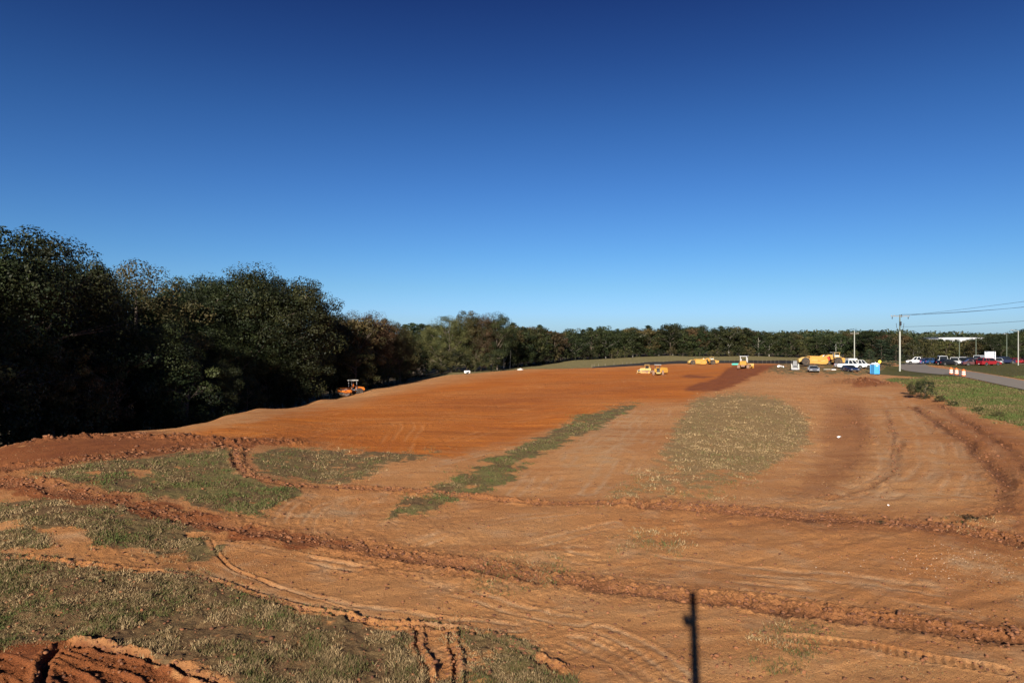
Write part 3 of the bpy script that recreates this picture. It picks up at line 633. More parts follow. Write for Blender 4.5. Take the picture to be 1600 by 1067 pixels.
# ------------------------------------------------------------------ trees
def leaf_material(name, stops, orand=.35):
    m = bpy.data.materials.new(name); m.use_nodes = True; N = m.node_tree.nodes; L = m.node_tree.links; b = N['Principled BSDF']
    b.inputs['Roughness'].default_value = .6; b.inputs['Specular IOR Level'].default_value = .25
    a = N.new('ShaderNodeAttribute'); a.attribute_name = 'tone'; r = N.new('ShaderNodeValToRGB'); e = r.color_ramp.elements
    e[0].position = stops[0][0]; e[0].color = stops[0][1] + (1,); e[1].position = stops[-1][0]; e[1].color = stops[-1][1] + (1,)
    for p, c in stops[1:-1]: q = e.new(p); q.color = c + (1,)
    L.new(a.outputs['Fac'], r.inputs[0])
    oi = N.new('ShaderNodeObjectInfo'); hs = N.new('ShaderNodeHueSaturation')
    mr = N.new('ShaderNodeMapRange'); mr.inputs[3].default_value = .5 - .035 * orand / .35; mr.inputs[4].default_value = .5 + .025 * orand / .35; L.new(oi.outputs['Random'], mr.inputs[0]); L.new(mr.outputs[0], hs.inputs['Hue'])
    m2 = N.new('ShaderNodeMath'); m2.operation = 'MULTIPLY'; m2.inputs[1].default_value = 7.31; L.new(oi.outputs['Random'], m2.inputs[0])
    fr = N.new('ShaderNodeMath'); fr.operation = 'FRACT'; L.new(m2.outputs[0], fr.inputs[0])
    mr2 = N.new('ShaderNodeMapRange'); mr2.inputs[3].default_value = 1 - orand; mr2.inputs[4].default_value = 1 + orand; L.new(fr.outputs[0], mr2.inputs[0]); L.new(mr2.outputs[0], hs.inputs['Value'])
    L.new(r.outputs[0], hs.inputs['Color']); L.new(hs.outputs[0], b.inputs['Base Color'])
    tr = N.new('ShaderNodeBsdfTranslucent'); L.new(hs.outputs[0], tr.inputs['Color']); mx = N.new('ShaderNodeMixShader'); mx.inputs[0].default_value = .22
    L.new(b.outputs[0], mx.inputs[1]); L.new(tr.outputs[0], mx.inputs[2]); L.new(mx.outputs[0], N['Material Output'].inputs[0]); return m
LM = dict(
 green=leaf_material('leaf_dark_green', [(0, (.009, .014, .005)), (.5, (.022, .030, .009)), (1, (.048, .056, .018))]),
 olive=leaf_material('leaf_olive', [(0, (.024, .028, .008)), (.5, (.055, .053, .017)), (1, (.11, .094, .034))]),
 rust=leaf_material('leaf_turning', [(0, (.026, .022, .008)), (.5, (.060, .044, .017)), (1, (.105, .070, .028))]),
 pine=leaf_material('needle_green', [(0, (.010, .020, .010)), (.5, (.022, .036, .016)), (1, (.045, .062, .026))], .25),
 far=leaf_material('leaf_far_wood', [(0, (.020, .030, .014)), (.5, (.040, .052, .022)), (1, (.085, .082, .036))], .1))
M_['bark'] = mk('bark', (.10, .075, .055), .95, var=.3, scale=8, bump=.4); M_['palebark'] = mk('pale_bark', (.30, .27, .22), .9, var=.25, scale=6, bump=.3)

def leafcloud(r, centres, radii, per, ls, flat=.75, spread_tone=.3, shell=.55):
    """quads spread through lumpy clumps"""
    vs, ts = [], []
    for c, R in zip(centres, radii):
        n = int(per * r.uniform(.7, 1.3)); d = r.normal(size=(n, 3)); d /= np.linalg.norm(d, axis=1)[:, None]
        rad = r.uniform(shell, 1.08, n) ** .7; p = c + d * (rad * R)[:, None] * np.array([1, 1, flat])
        # leaf frames: loosely facing outward
        nrm = d * 1.15 + r.normal(size=(n, 3)) * .42 + np.array([0, 0, .25]); nrm /= np.linalg.norm(nrm, axis=1)[:, None]
        t = np.cross(nrm, r.normal(size=(n, 3))); t /= np.linalg.norm(t, axis=1)[:, None] + 1e-9; b = np.cross(nrm, t)
        s = (ls * r.uniform(.55, 1.35, n))[:, None]; q = np.stack([p - t * s, p - b * s * .6, p + t * s, p + b * s * .6], 1)
        q += r.normal(size=q.shape) * ls * .12
        vs.append(q); ts.append(np.clip(.5 + r.normal() * spread_tone * .9 + r.normal(size=n) * spread_tone * .35, 0, 1))
    return np.concatenate(vs).reshape(-1, 3), np.concatenate(ts)
def limb_tube(m, pts, r0, r1, n=6):
    rings = []
    for i, p in enumerate(pts):
        a = Vector(pts[max(i-1, 0)]); b = Vector(pts[min(i+1, len(pts)-1)]); q = (b - a).normalized().to_track_quat('Z', 'Y').to_matrix(); rad = r0 + (r1 - r0) * i / (len(pts) - 1)
        rings.append([m.bm.verts.new(Vector(p) + q @ Vector((rad * math.cos(6.2832 * k / n), rad * math.sin(6.2832 * k / n), 0))) for k in range(n)])
    for a, b in zip(rings, rings[1:]):
        for k in range(n): m.bm.faces.new((a[k], a[(k+1) % n], b[(k+1) % n], b[k]))
def broad(seed, nl, nclump, per, ls, low=.12, w=.30, bark='bark', gap=.0, crown_c=.62):
    """unit-height broadleaf tree; returns trunk mesh, crown mesh builder"""
    r = np.random.RandomState(seed); m = MB(); top = crown_c + .1
    bend = r.normal(0, .02, 2); tp = [(0, 0, -.06), (bend[0] * .3, bend[1] * .3, .15), (bend[0], bend[1], .38), (bend[0] * 1.4, bend[1] * 1.2, top), (bend[0] * 1.2, bend[1], .9)]
    limb_tube(m, tp, .018, .003, 7); centres, radii = [], []
    for i in range(nl):
        a = 6.283 * (i / nl) + r.uniform(-.4, .4); z0 = r.uniform(.22, .6); L = r.uniform(.55, 1.0) * w; up = r.uniform(.08, .30)
        e = np.array([math.cos(a) * L, math.sin(a) * L, min(z0 + up, .93)]); s = np.array([bend[0] * z0 * 2, bend[1] * z0 * 2, z0]); mid = (s + e) / 2 + np.array([0, 0, .03])
        limb_tube(m, [tuple(s), tuple(mid), tuple(e)], .009, .0025, 5)
        for k in range(2):
            d = np.array([r.normal() * .06, r.normal() * .06, r.uniform(.02, .08)]); limb_tube(m, [tuple(mid), tuple((mid + e) / 2 + d * .5), tuple(e + d)], .004, .0015, 4)
        centres.append(e)
    while len(centres) < nclump:
        d = r.normal(size=3); d /= np.linalg.norm(d); k = r.uniform(.35, 1) ** .45
        z = crown_c + d[2] * k * (1 - crown_c) * (.93 if d[2] > 0 else (crown_c - low) / (1 - crown_c))
        wr = w * (1 + .22 * math.sin(3 * math.atan2(d[1], d[0]) + seed) + r.normal() * .10); c = np.array([d[0] * k * wr, d[1] * k * wr, z])
        if r.uniform() < gap: continue
        centres.append(c)
    radii = [r.uniform(.05, .115) * (w / .3) ** .5 for _ in centres]
    v, t = leafcloud(r, centres, radii, per, ls); return m, v, t, bark
def pine(seed, per, ls, w=.2, low=.3, spread=False):
    r = np.random.RandomState(seed); m = MB(); limb_tube(m, [(0, 0, -.06), (.004, 0, .5), (0, .003, .99)], .014, .002, 7); centres, radii = [], []
    nb = 34
    for i in range(nb):
        z = low + (1 - low) * (i / nb) ** .9; L = w * (1 - ((z - low) / (1.03 - low)) ** (1.5 if not spread else 1.9)) * r.uniform(.65, 1.1) + .015
        if not spread and z < low + .12: L *= r.uniform(.3, .8)
        a = i * 2.4 + r.uniform(-.4, .4); e = (math.cos(a) * L, math.sin(a) * L, z + (.02 if not spread else -.02)); limb_tube(m, [(0, 0, z), e], .004, .001, 4)
        for k in (.45, .75, 1.0):
            centres.append(np.array([e[0] * k + r.normal() * .01, e[1] * k + r.normal() * .01, z + (e[2] - z) * k])); radii.append(.028 + .03 * (w / .2) * r.uniform(.6, 1.1))
    v, t = leafcloud(r, centres, radii, per, ls, flat=.38, shell=.2); return m, v, t, 'bark'
TPL = {}
def template(key, spec, leaf):
    m, v, t, bark = spec; bmesh.ops.recalc_face_normals(m.bm, faces=m.bm.faces[:]); tm = bpy.data.meshes.new('trunk'); m.bm.to_mesh(tm); m.bm.free(); tm.materials.append(M_[bark])
    for p in tm.polygons: p.use_smooth = True
    TPL[key] = (tm, v, t, {})
def crown_mesh(key, leaf):
    tm, v, t, cache = TPL[key]
    if leaf not in cache:
        f = np.arange(len(v)).reshape(-1, 4); cache[leaf] = npmesh('crown', v, f, LM[leaf], dict(tone=('FACE', t)))
    return cache[leaf]
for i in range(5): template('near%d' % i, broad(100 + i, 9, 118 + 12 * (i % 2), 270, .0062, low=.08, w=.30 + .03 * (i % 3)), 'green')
template('airy', broad(140, 9, 84, 200, .0064, low=.12, w=.25), 'olive')
for i in range(6): template('far%d' % i, broad(200 + i, 7, 84 + 8 * (i % 3), 70, .0150, low=(.02, .05, .12)[i % 3], w=.27 + .04 * (i % 3), bark=('palebark' if i % 3 == 2 else 'bark')), 'green')
for i in range(3): template('shrub%d' % i, broad(300 + i, 8, 60, 150, .014, low=.02, w=.48, crown_c=.5), 'olive')
for i in range(2): template('pine%d' % i, pine(400 + i, 46, .013), 'pine')
template('cedar', pine(420, 60, .012, w=.50, low=.10, spread=True), 'pine')
ntree = [0]
def tree(px, D, top, key, leaf, label, group, wk=1.0, name='broadleaf_tree', cat='tree', x=None, h=None):
    if x is None: x = (px - 800) / F * D
    z = zb(x, D) - .1
    H = h if h else max(1.2, CAMZ + (HZ - top) / F * D - z)
    r = empty(name, label, cat, (x, D, z), rnd.uniform(0, 6.28), group)
    for nm, me in (('trunk', TPL[key][0]), ('crown', crown_mesh(key, leaf))):
        o = link(nm, me, r); o.scale = (H * wk, H * wk, H)
    ntree[0] += 1; return r
# left wood: named big trees
T = [(-60,60,318,'near1','green','tall dark tree at the left edge of the photo',1.0),(22,66,352,'near2','green','tallest dark tree of the shaded wood, reaching highest at far left',1.05),
 (88,74,380,'near3','green','tall dark tree sloping down right of the highest treetop at far left',1.0),(128,92,402,'near0','green','dark tree filling the dip left of the pale airy tree',.8),
 (150,96,408,'near4','green','slim dark treetop just left of the pale airy tree',.6),(214,90,410,'airy','olive','pale olive airy tree with open crown in the left wood',1.15),
 (262,98,448,'near1','green','lower dark tree between the airy tree and the great dome',.8),(296,108,428,'near0','green','left shoulder of the great dark dome of crowns',.95),
 (345,112,415,'near2','green','great dark round tree, left top of the dome',1.05),(405,115,414,'near3','green','great dark round tree, middle of the dome',1.1),
 (450,119,424,'near4','green','dark round tree, right top of the dome',1.0),(480,126,452,'near1','green','dark tree at the right flank of the dome above the slope',.75)]
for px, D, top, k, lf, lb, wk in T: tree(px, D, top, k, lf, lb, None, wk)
for px, D, top, k, lf, lb in [(40,58,560,'shrub0','rust','brownish shrub low in the shade at far left'),(85,62,535,'shrub1','rust','rust-tinged small tree below the tallest dark tree'),(130,66,560,'shrub2','rust','rust-brown bush in the shade left of the airy tree'),
    (185,72,520,'shrub0','green','dark bush under the pale airy tree'),(245,78,495,'near4','green','broad dark understorey tree in front of the dome'),(290,76,565,'shrub2','green','dark bush at the foot of the left wood'),
    (335,84,560,'near1','green','dark bush under the left of the dome'),(385,92,590,'shrub1','green','dark bush under the middle of the dome'),(420,112,520,'near0','green','smaller dark tree in front of the right of the dome'),
    (458,118,560,'shrub2','green','dark bush under the right of the dome'),(500,136,500,'near2','green','dark tree on the descending edge behind the roller'),(522,150,520,'near3','green','lower dark tree right behind the roller'),(-30,54,520,'shrub2','green','dark bush at the left picture edge')]:
    tree(px, D, top, k, lf, lb, None, 1.0, 'understorey_tree' if k.startswith('near') else 'shrub', 'tree' if k.startswith('near') else 'shrub')
bk = 'trees inside the shaded left wood'
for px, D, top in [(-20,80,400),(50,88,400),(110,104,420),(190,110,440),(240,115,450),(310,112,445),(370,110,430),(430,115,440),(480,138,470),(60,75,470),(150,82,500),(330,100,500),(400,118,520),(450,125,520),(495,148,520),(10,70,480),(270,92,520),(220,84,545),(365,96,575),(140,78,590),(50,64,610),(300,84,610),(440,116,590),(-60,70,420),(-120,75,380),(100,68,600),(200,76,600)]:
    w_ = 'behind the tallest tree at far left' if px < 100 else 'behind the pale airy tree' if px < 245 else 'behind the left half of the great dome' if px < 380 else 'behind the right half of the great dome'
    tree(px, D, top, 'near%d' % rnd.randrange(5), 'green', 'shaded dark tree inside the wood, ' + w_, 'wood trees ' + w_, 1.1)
# the wood going on behind and left of the camera (it keeps the near edge in shade)
for i in range(13):
    yy_ = -62 + i * 8.6
    for k, xo in enumerate((-50, -60)):
        tree(0, yy_ + rnd.uniform(-2, 2), 0, 'near%d' % rnd.randrange(5), 'green', 'tall tree of the wood beyond the left picture edge', 'trees of the wood beyond the left edge', 1.0, x=xo + rnd.uniform(-2, 2) - max(0, 18 - yy_) * .04, h=rnd.uniform(18, 23))
# middle clumps
T = [(516,140,492,'far2','green','dark tree right of the dome, lowest at the gap'),(537,150,487,'near1','rust','brown-tinged tree, first of the clump right of the dome'),(560,146,490,'far1','rust','brown-tinged round tree in the clump behind the roller'),
 (582,152,487,'near3','rust','tallest brown-green tree of the clump behind the roller'),(606,158,496,'near0','rust','brown-green tree at the right of the clump behind the roller'),(626,166,505,'near2','olive','smaller olive tree ending the clump behind the roller'),
 (545,140,560,'shrub2','green','dark shrub just behind the roller canopy'),(575,146,555,'shrub1','green','dark shrub right of the roller in the shade'),(555,136,535,'shrub0','olive','shrub at the foot of the clump behind the roller'),(600,150,560,'shrub1','green','dark shrub at the foot of the shadowed field corner'),(632,172,560,'shrub2','green','dark shrub where the shadow leaves the field edge'),
 (683,212,503,'near4','olive','olive tree, left edge of the middle clump'),(706,206,491,'near2','olive','round olive tree, left of the middle clump top'),(730,210,484,'near0','olive','tallest tree of the middle clump with thin top'),
 (752,212,490,'near1','rust','brown-olive tree in the middle clump'),(777,212,488,'near3','green','round dark tree at the right end of the middle clump'),(690,196,540,'shrub0','olive','sunlit shrub before the middle clump, left'),(712,198,545,'shrub1','green','rounded green shrub before the middle clump'),
 (742,202,540,'shrub2','olive','shrub under the tallest tree of the middle clump'),(770,204,545,'shrub0','green','dark shrub at the right foot of the middle clump'),(660,200,560,'shrub1','green','dark shrub in the gap left of the middle clump')]
for px, D, top, k, lf, lb in T: tree(px, D, top, k, lf, lb, None, .95, 'shrub' if k.startswith('shrub') else 'broadleaf_tree', 'shrub' if k.startswith('shrub') else 'tree')
for px, top in ((634,508),(646,506),(658,507),(668,509)): tree(px, 250, top, 'pine%d' % (px % 2), 'pine', 'dark pine in the gap between the two middle clumps', 'dark pines in the gap', 1.25, 'pine_tree')
for px, D, top in [(545,175,500),(600,185,512),(535,166,505),(560,174,508),(590,180,506),(620,190,515),(522,160,520),(690,235,505),(730,240,500),(775,245,505),(640,225,520),(660,235,520),(575,170,510),(620,200,520)]:
    tree(px, D, top, 'far%d' % rnd.randrange(6), 'green', 'tree half hidden behind the front trees left of centre', 'trees behind the middle clumps', 1.2)
# long far tree line behind the grassy rise
prof = [(790,507),(830,505),(862,512),(885,516),(925,513),(960,511),(1000,508),(1050,507),(1100,508),(1150,510),(1185,516),(1250,520),(1300,519),(1350,516),(1400,521),(1440,526),(1470,530.5),(1500,531),(1540,529.5),(1556,520),(1585,518),(1610,512),(1680,505)]
def ip(t, x): return float(np.interp(x, [p[0] for p in t], [p[1] for p in t]))
def place_word(px): return 'left stretch of the far tree line' if px < 960 else 'middle stretch of the far tree line' if px < 1180 else 'far tree line behind the parked trucks' if px < 1380 else 'dark tree line behind the car park'
def row(step, dd, dtop, keys, leaves, adj, x0=795, x1=1680, jit=6):
    px = x0
    while px < x1:
        p = px + rnd.uniform(-step * .3, step * .3); D = ip(dprof, p) + dd + rnd.uniform(-4, 4); lf = rnd.choice(leaves)
        cword = {'green': 'dark green', 'olive': 'olive green', 'rust': 'brown-tinged', 'pine': 'blackish green pine'}[lf]
        key = rnd.choice(keys) if lf != 'pine' else 'pine%d' % rnd.randrange(2)
        lb = '%s %s in the %s' % (cword, adj, place_word(p)); small = 'bush' in adj
        tree(p, D, ip(prof, p) + dtop + rnd.uniform(-jit * .6, jit), key, lf, lb, lb.replace(' tree in', ' trees in').replace(' bush in', ' bushes in'), rnd.uniform(.9, 1.55) if not small else 1.1, 'pine_tree' if lf == 'pine' else ('shrub' if small else 'broadleaf_tree'), 'shrub' if small else 'tree')
        px += step * rnd.uniform(.8, 1.2)
FK = ['far%d' % i for i in range(6)]
row(19, 0, 3, FK, ['green', 'green', 'olive', 'olive', 'rust', 'green'], 'front tree')
row(15, 14, 1, FK, ['green', 'olive', 'green', 'rust', 'pine'], 'rear tree', jit=5)
row(26, 36, 0, FK, ['green', 'green', 'pine'], 'rearmost tree', jit=5)
row(15, -6, 30, ['shrub0', 'shrub1', 'shrub2'], ['olive', 'green', 'green'], 'bush', 800, 1560, jit=8)
for px in range(1440, 1552, 8): tree(px, 300 + (px % 3) * 6, 529.2 + rnd.uniform(-2, 2.2), rnd.choice(FK), 'green', 'dark tree below the white warehouse on the right skyline', 'trees below the white warehouse', 1.1)
for px, D, top, lb in ((846,262,532,'leaning pale bare trunk at the dark gap of the left far trees'),(797,226,535,'pale bare crooked trunk right of the middle clump'),(788,222,538,'first pale bare trunk right of the middle clump')):
    r_ = empty('bare_tree', lb, 'tree', spot(px, D, .1), rnd.uniform(0, 6)); m = MB(); H = 6.2
    limb_tube(m, [(0, 0, -.2), (.3, 0, H * .35), (.1, .1, H * .6)], .16, .09); limb_tube(m, [(.1, .1, H * .58), (.9, .2, H * .8), (1.0, .1, H)], .09, .03); limb_tube(m, [(.3, 0, H * .35), (-.7, .1, H * .6), (-1.0, 0, H * .8)], .08, .03)
    m.build('trunk', 'palebark', r_)
for px, top, D, lb in ((1377,530,168,'big dark cedar with layered branches behind the blue toilet'),(1400,538,176,'second dark cedar just left of the tall pale pole'),(1358,545,166,'smaller dark cedar left of the big cedar')):
    tree(px, D, top, 'cedar', 'pine', lb, None, 1.0, 'cedar_tree')
tree(1565, 205, 520, 'near1', 'green', 'tall dark tree rising above the car park at the right', None, 1.0)
tree(1592, 190, 517, 'near3', 'green', 'dark tree behind the pale light pole at the right edge', None, 1.0)
tree(1445, 78, 588, 'shrub0', 'green', 'dark ragged bush on the red bank edge below the barrels', None, .75, 'shrub', 'shrub')
tree(1428, 84, 594, 'shrub2', 'olive', 'low olive weeds beside the dark bush on the bank', None, .9, 'shrub', 'shrub')
for px, D, h_ in ((1470,74,.8),(1490,70,.6),(1530,64,.6),(1560,60,.6)):
    tree(px, D, 0, 'shrub1', 'olive', 'low weeds growing along the top of the red bank', 'weeds along the red bank', 1.5, 'weed', 'weeds', h=h_)
for px, D, h_, lb in ((1512,28.2,.32,'brown dead weed clump on the rut at lower right'),(1376,27.6,.22,'small dry weed on the dark rut right of centre')): tree(px, D, 0, 'shrub2', 'rust', lb, None, 1.6, 'weed', 'weeds', h=h_)

# distant wooded ridge: one mass nobody could count
r = np.random.RandomState(5); cs, rad = [], []
for i in range(2600):
    a = math.radians(r.uniform(-48, 48)); D = r.uniform(620, 980) if r.uniform() < .75 else r.uniform(430, 620); x_ = D * math.tan(a) * .9; 
    cs.append((x_, D)); 
cs = np.array(cs); zz = zbase(cs[:, 0], cs[:, 1]); cen_ = np.stack([cs[:, 0], cs[:, 1], zz + 4.0 + r.uniform(-.5, 3, len(cs))], -1)
v, t = leafcloud(r, cen_, r.uniform(5, 8, len(cs)), 42, 1.5, flat=.75, shell=.6)
me = npmesh('distant_wood', v, np.arange(len(v)).reshape(-1, 4), LM['far'], dict(tone=('FACE', t)))
tag(link('distant_wood', me), 'far wooded ridge on the horizon behind the tree line', 'woodland', kind='stuff')

# white warehouse seen over the trees at the right
wx, wy = (1487 - 800) / F * 420, 420; wz = zb(wx, wy)
wh = empty('warehouse', 'long low white warehouse showing over the treetops at the right', 'building', (wx, wy, wz), .05)
topz = CAMZ - wz - .25
m = MB().box((0, 0, topz / 2), (29, 18, topz)); m.build('wall', 'wallwhite', wh)
m = MB().prism([(-14.9, 0), (14.9, 0), (14.9, .08), (0, .25), (-14.9, .08)], -9.3, 9.3); m.build('roof', 'grey', wh, (0, 0, topz + .003))
for k in range(5): MB().box((-12 + k * 6, -9.02, 2), (3.2, .06, 3.6)).build('door', 'grey', wh)

# ------------------------------------------------------------------ machines and vehicles (local +X forward, +Y left)
def wheel(parent, c, R, w, tyre='black', rim='rimwhite', rk=.58, lugs=0, name='wheel'):
    """name > rim; axis along y"""
    m = MB(); m.lathe([(R * rk, -w / 2), (R * .93, -w / 2), (R, -w * .34), (R, w * .34), (R * .93, w / 2), (R * rk, w / 2)], 24, 'y')
    for i in range(lugs):
        a = 6.2832 * i / lugs
        for s in (-1, 1):
            mm = MB(); m.box((R * 1.0 * math.cos(a + s * .06), s * w * .23, R * 1.0 * math.sin(a + s * .06)), (R * .09, w * .42, R * .07), rot=None)
    o = m.build(name, tyre, parent, c)
    q = MB(); s = 1 if c[1] > 0 else -1
    q.lathe([(.01, -w * .40), (R * rk * .98, -w * .42), (R * rk * 1.0, -w * .52), (R * rk * .8, -w * .3), (R * rk * .8, w * .3), (R * rk, w * .52), (R * rk * .98, w * .42), (.01, w * .40)], 20, 'y')
    q.lathe([(R * .16, -w * .5), (R * .16, w * .5)], 10, 'y')
    q.build('rim', rim, o)
    return o
def car(px, D, head, kind, paint, label, group=None, name=None, rim='rimwhite'):
    L, Wd, H = dict(sedan=(4.7, 1.8, 1.42), suv=(4.8, 1.9, 1.75), pickup=(5.6, 1.95, 1.85), van=(5.4, 2.0, 2.1), sports=(4.5, 1.85, 1.28))[kind]
    name = name or dict(sedan='parked_car', suv='parked_suv', pickup='pickup_truck', van='parked_van', sports='parked_car')[kind]
    cat = dict(sedan='car', suv='car', pickup='pickup truck', van='van', sports='car')[kind]
    root = empty(name, label, cat, spot(px, D, .03), math.radians(head), group); h = L / 2; wr = .34 if kind in ('sedan', 'sports') else .39
    fx, rx = h - .95, -h + (1.0 if kind != 'pickup' else 1.25); g = .24 if kind != 'pickup' else .38
    def arch(cx): return [(cx + (wr + .07) * math.cos(a), wr + (wr + .07) * math.sin(a)) for a in np.linspace(0, math.pi, 8)] if False else [(cx + (wr + .07) * math.cos(math.pi * i / 8), max(g, wr * .9 + (wr + .07) * math.sin(math.pi * i / 8))) for i in range(9)]
    belt = dict(sedan=.92, suv=1.05, pickup=1.08, van=1.12, sports=.82)[kind]; hood = belt - .06; nose = belt - .22
    rear = belt if kind != 'sports' else belt + .02
    prof = [(-h + .05, g + .05)] + arch(rx)[::-1] + arch(fx)[::-1] + [(h - .03, g + .05), (h, g + .3), (h - .12, nose), (h - 1.15, hood), (h - 1.35, belt), (-h + .1, rear), (-h, belt - .25), (-h, g + .25)]
    m = MB(); m.prism(prof, -Wd / 2, Wd / 2, inset=.03, ch=.08); body = m.build('body', paint, root)
    # cabin
    if kind == 'pickup': b0, b1, t0, t1 = -.55, 1.45, -.45, .75
    elif kind == 'van': b0, b1, t0, t1 = -h + .08, 1.75, -h + .2, 1.15
    elif kind == 'suv': b0, b1, t0, t1 = -h + .1, 1.15, -h + .4, .45
    elif kind == 'sports': b0, b1, t0, t1 = -1.7, .95, -.75, .15
    else: b0, b1, t0, t1 = -1.85, 1.15, -1.15, .35
    yb, yt = Wd / 2 - .06, Wd / 2 - .24
    def cab(z0, z1, k): return ([(b0 + k, -yb + k, z0), (b1 - k, -yb + k, z0), (b1 - k, yb - k, z0), (b0 + k, yb - k, z0)], [(t0 + k, -yt + k, z1), (t1 - k, -yt + k, z1), (t1 - k, yt - k, z1), (t0 + k, yt - k, z1)])
    MB().hexa(*cab(belt - .02, H - .06, .0)).build('window', 'glass', root)
    r_ = MB(); r_.hexa([(t0 - .02, -yt - .02, H - .07), (t1 + .02, -yt - .02, H - .07), (t1 + .02, yt + .02, H - .07), (t0 - .02, yt + .02, H - .07)], [(t0 + .08, -yt + .08, H), (t1 - .08, -yt + .08, H), (t1 - .08, yt - .08, H), (t0 + .08, yt - .08, H)]).build('roof', paint, root)
    p = MB()
    for s in (-1, 1):
        for (xb, xt) in ((b0 + .03, t0 + .03), (b1 - .03, t1 - .03), ((b0 + b1) / 2, (t0 + t1) / 2)) + (((b0 * .72 + b1 * .28), (t0 * .72 + t1 * .28)),) * (kind in ('suv', 'van')):
            p.hexa([(xb - .05, s * (yb - .02) - .03, belt - .02), (xb + .05, s * (yb - .02) - .03, belt - .02), (xb + .05, s * (yb - .02) + .03, belt - .02), (xb - .05, s * (yb - .02) + .03, belt - .02)],
                   [(xt - .05, s * yt - .03, H - .05), (xt + .05, s * yt - .03, H - .05), (xt + .05, s * yt + .03, H - .05), (xt - .05, s * yt + .03, H - .05)])
    p.build('pillar', paint, root)
    for s in (-1, 1):
        MB().box((h - .06, s * (Wd / 2 - .3), nose - .1), (.1, .36, .15), .02).build('headlight', 'lamp', root)
        MB().box((-h + .03, s * (Wd / 2 - .16), belt - .22), (.08, .16, .28), .02).build('tail_light', 'tail', root)
        MB().box((b1 - .35, s * (Wd / 2 + .08), belt + .06), (.12, .16, .13), .03).build('mirror', paint, root)
    MB().box((h - .01, 0, g + .14), (.10, Wd * .92, .18), .03).build('front_bumper', 'dark' if kind != 'pickup' else 'steel', root)
    MB().box((h - .03, 0, nose - .13), (.08, Wd * .4, .16), .02).build('grille', 'dark', root)
    MB().box((-h - .01, 0, g + .14), (.12, Wd * .92, .2), .03).build('rear_bumper', 'steel' if kind == 'pickup' else paint, root)
    MB().box((-h - .075, 0, g + .16), (.02, .3, .14)).build('number_plate', 'paper', root)
    if kind == 'pickup':
        MB().box(((-h + .1 + b0) / 2, 0, belt + .004), (b0 + h - .3, Wd - .28, .02)).build('bed', 'dark', root)
    for xx in (fx, rx):
        for s in (-1, 1): wheel(root, (xx, s * (Wd / 2 - .12), wr), wr, .22, 'black', rim)
    return root

def stadium(x0, x1, zc, R, n=8):
    pts = [(x1 + R * math.sin(math.pi * i / n), zc + R * math.cos(math.pi * i / n)) for i in range(n + 1)]
    return pts + [(x0 - R * math.sin(math.pi * i / n), zc - R * math.cos(math.pi * i / n)) for i in range(n + 1)]
def crawler_track(root, y, w, x0, x1, R):
    m = MB(); m.prism(stadium(x0, x1, R, R), y - w / 2, y + w / 2); L = x1 - x0; t = m.build('track', 'track', root)
    g = MB(); k = int(L / .22)
    for i in range(k + 1):
        for z in (.0, 2 * R): g.box((x0 + L * i / k, y, z + (.03 if z > 0 else .02)), (.05, w * 1.01, .06))
    g.build('grouser', 'track', t)
    s = MB()
    for sx, rr_ in ((x0, R * .72), (x1, R * .72)): s.cyl((sx, y - w / 2 - .03, R), (sx, y + w / 2 + .03, R), rr_, n=16)
    for i in range(5): s.cyl((x0 + L * (i + .5) / 5, y - w / 2 - .02, R * .38), (x0 + L * (i + .5) / 5, y + w / 2 + .02, R * .38), R * .3, n=10)
    s.build('sprocket', 'yellow', t)
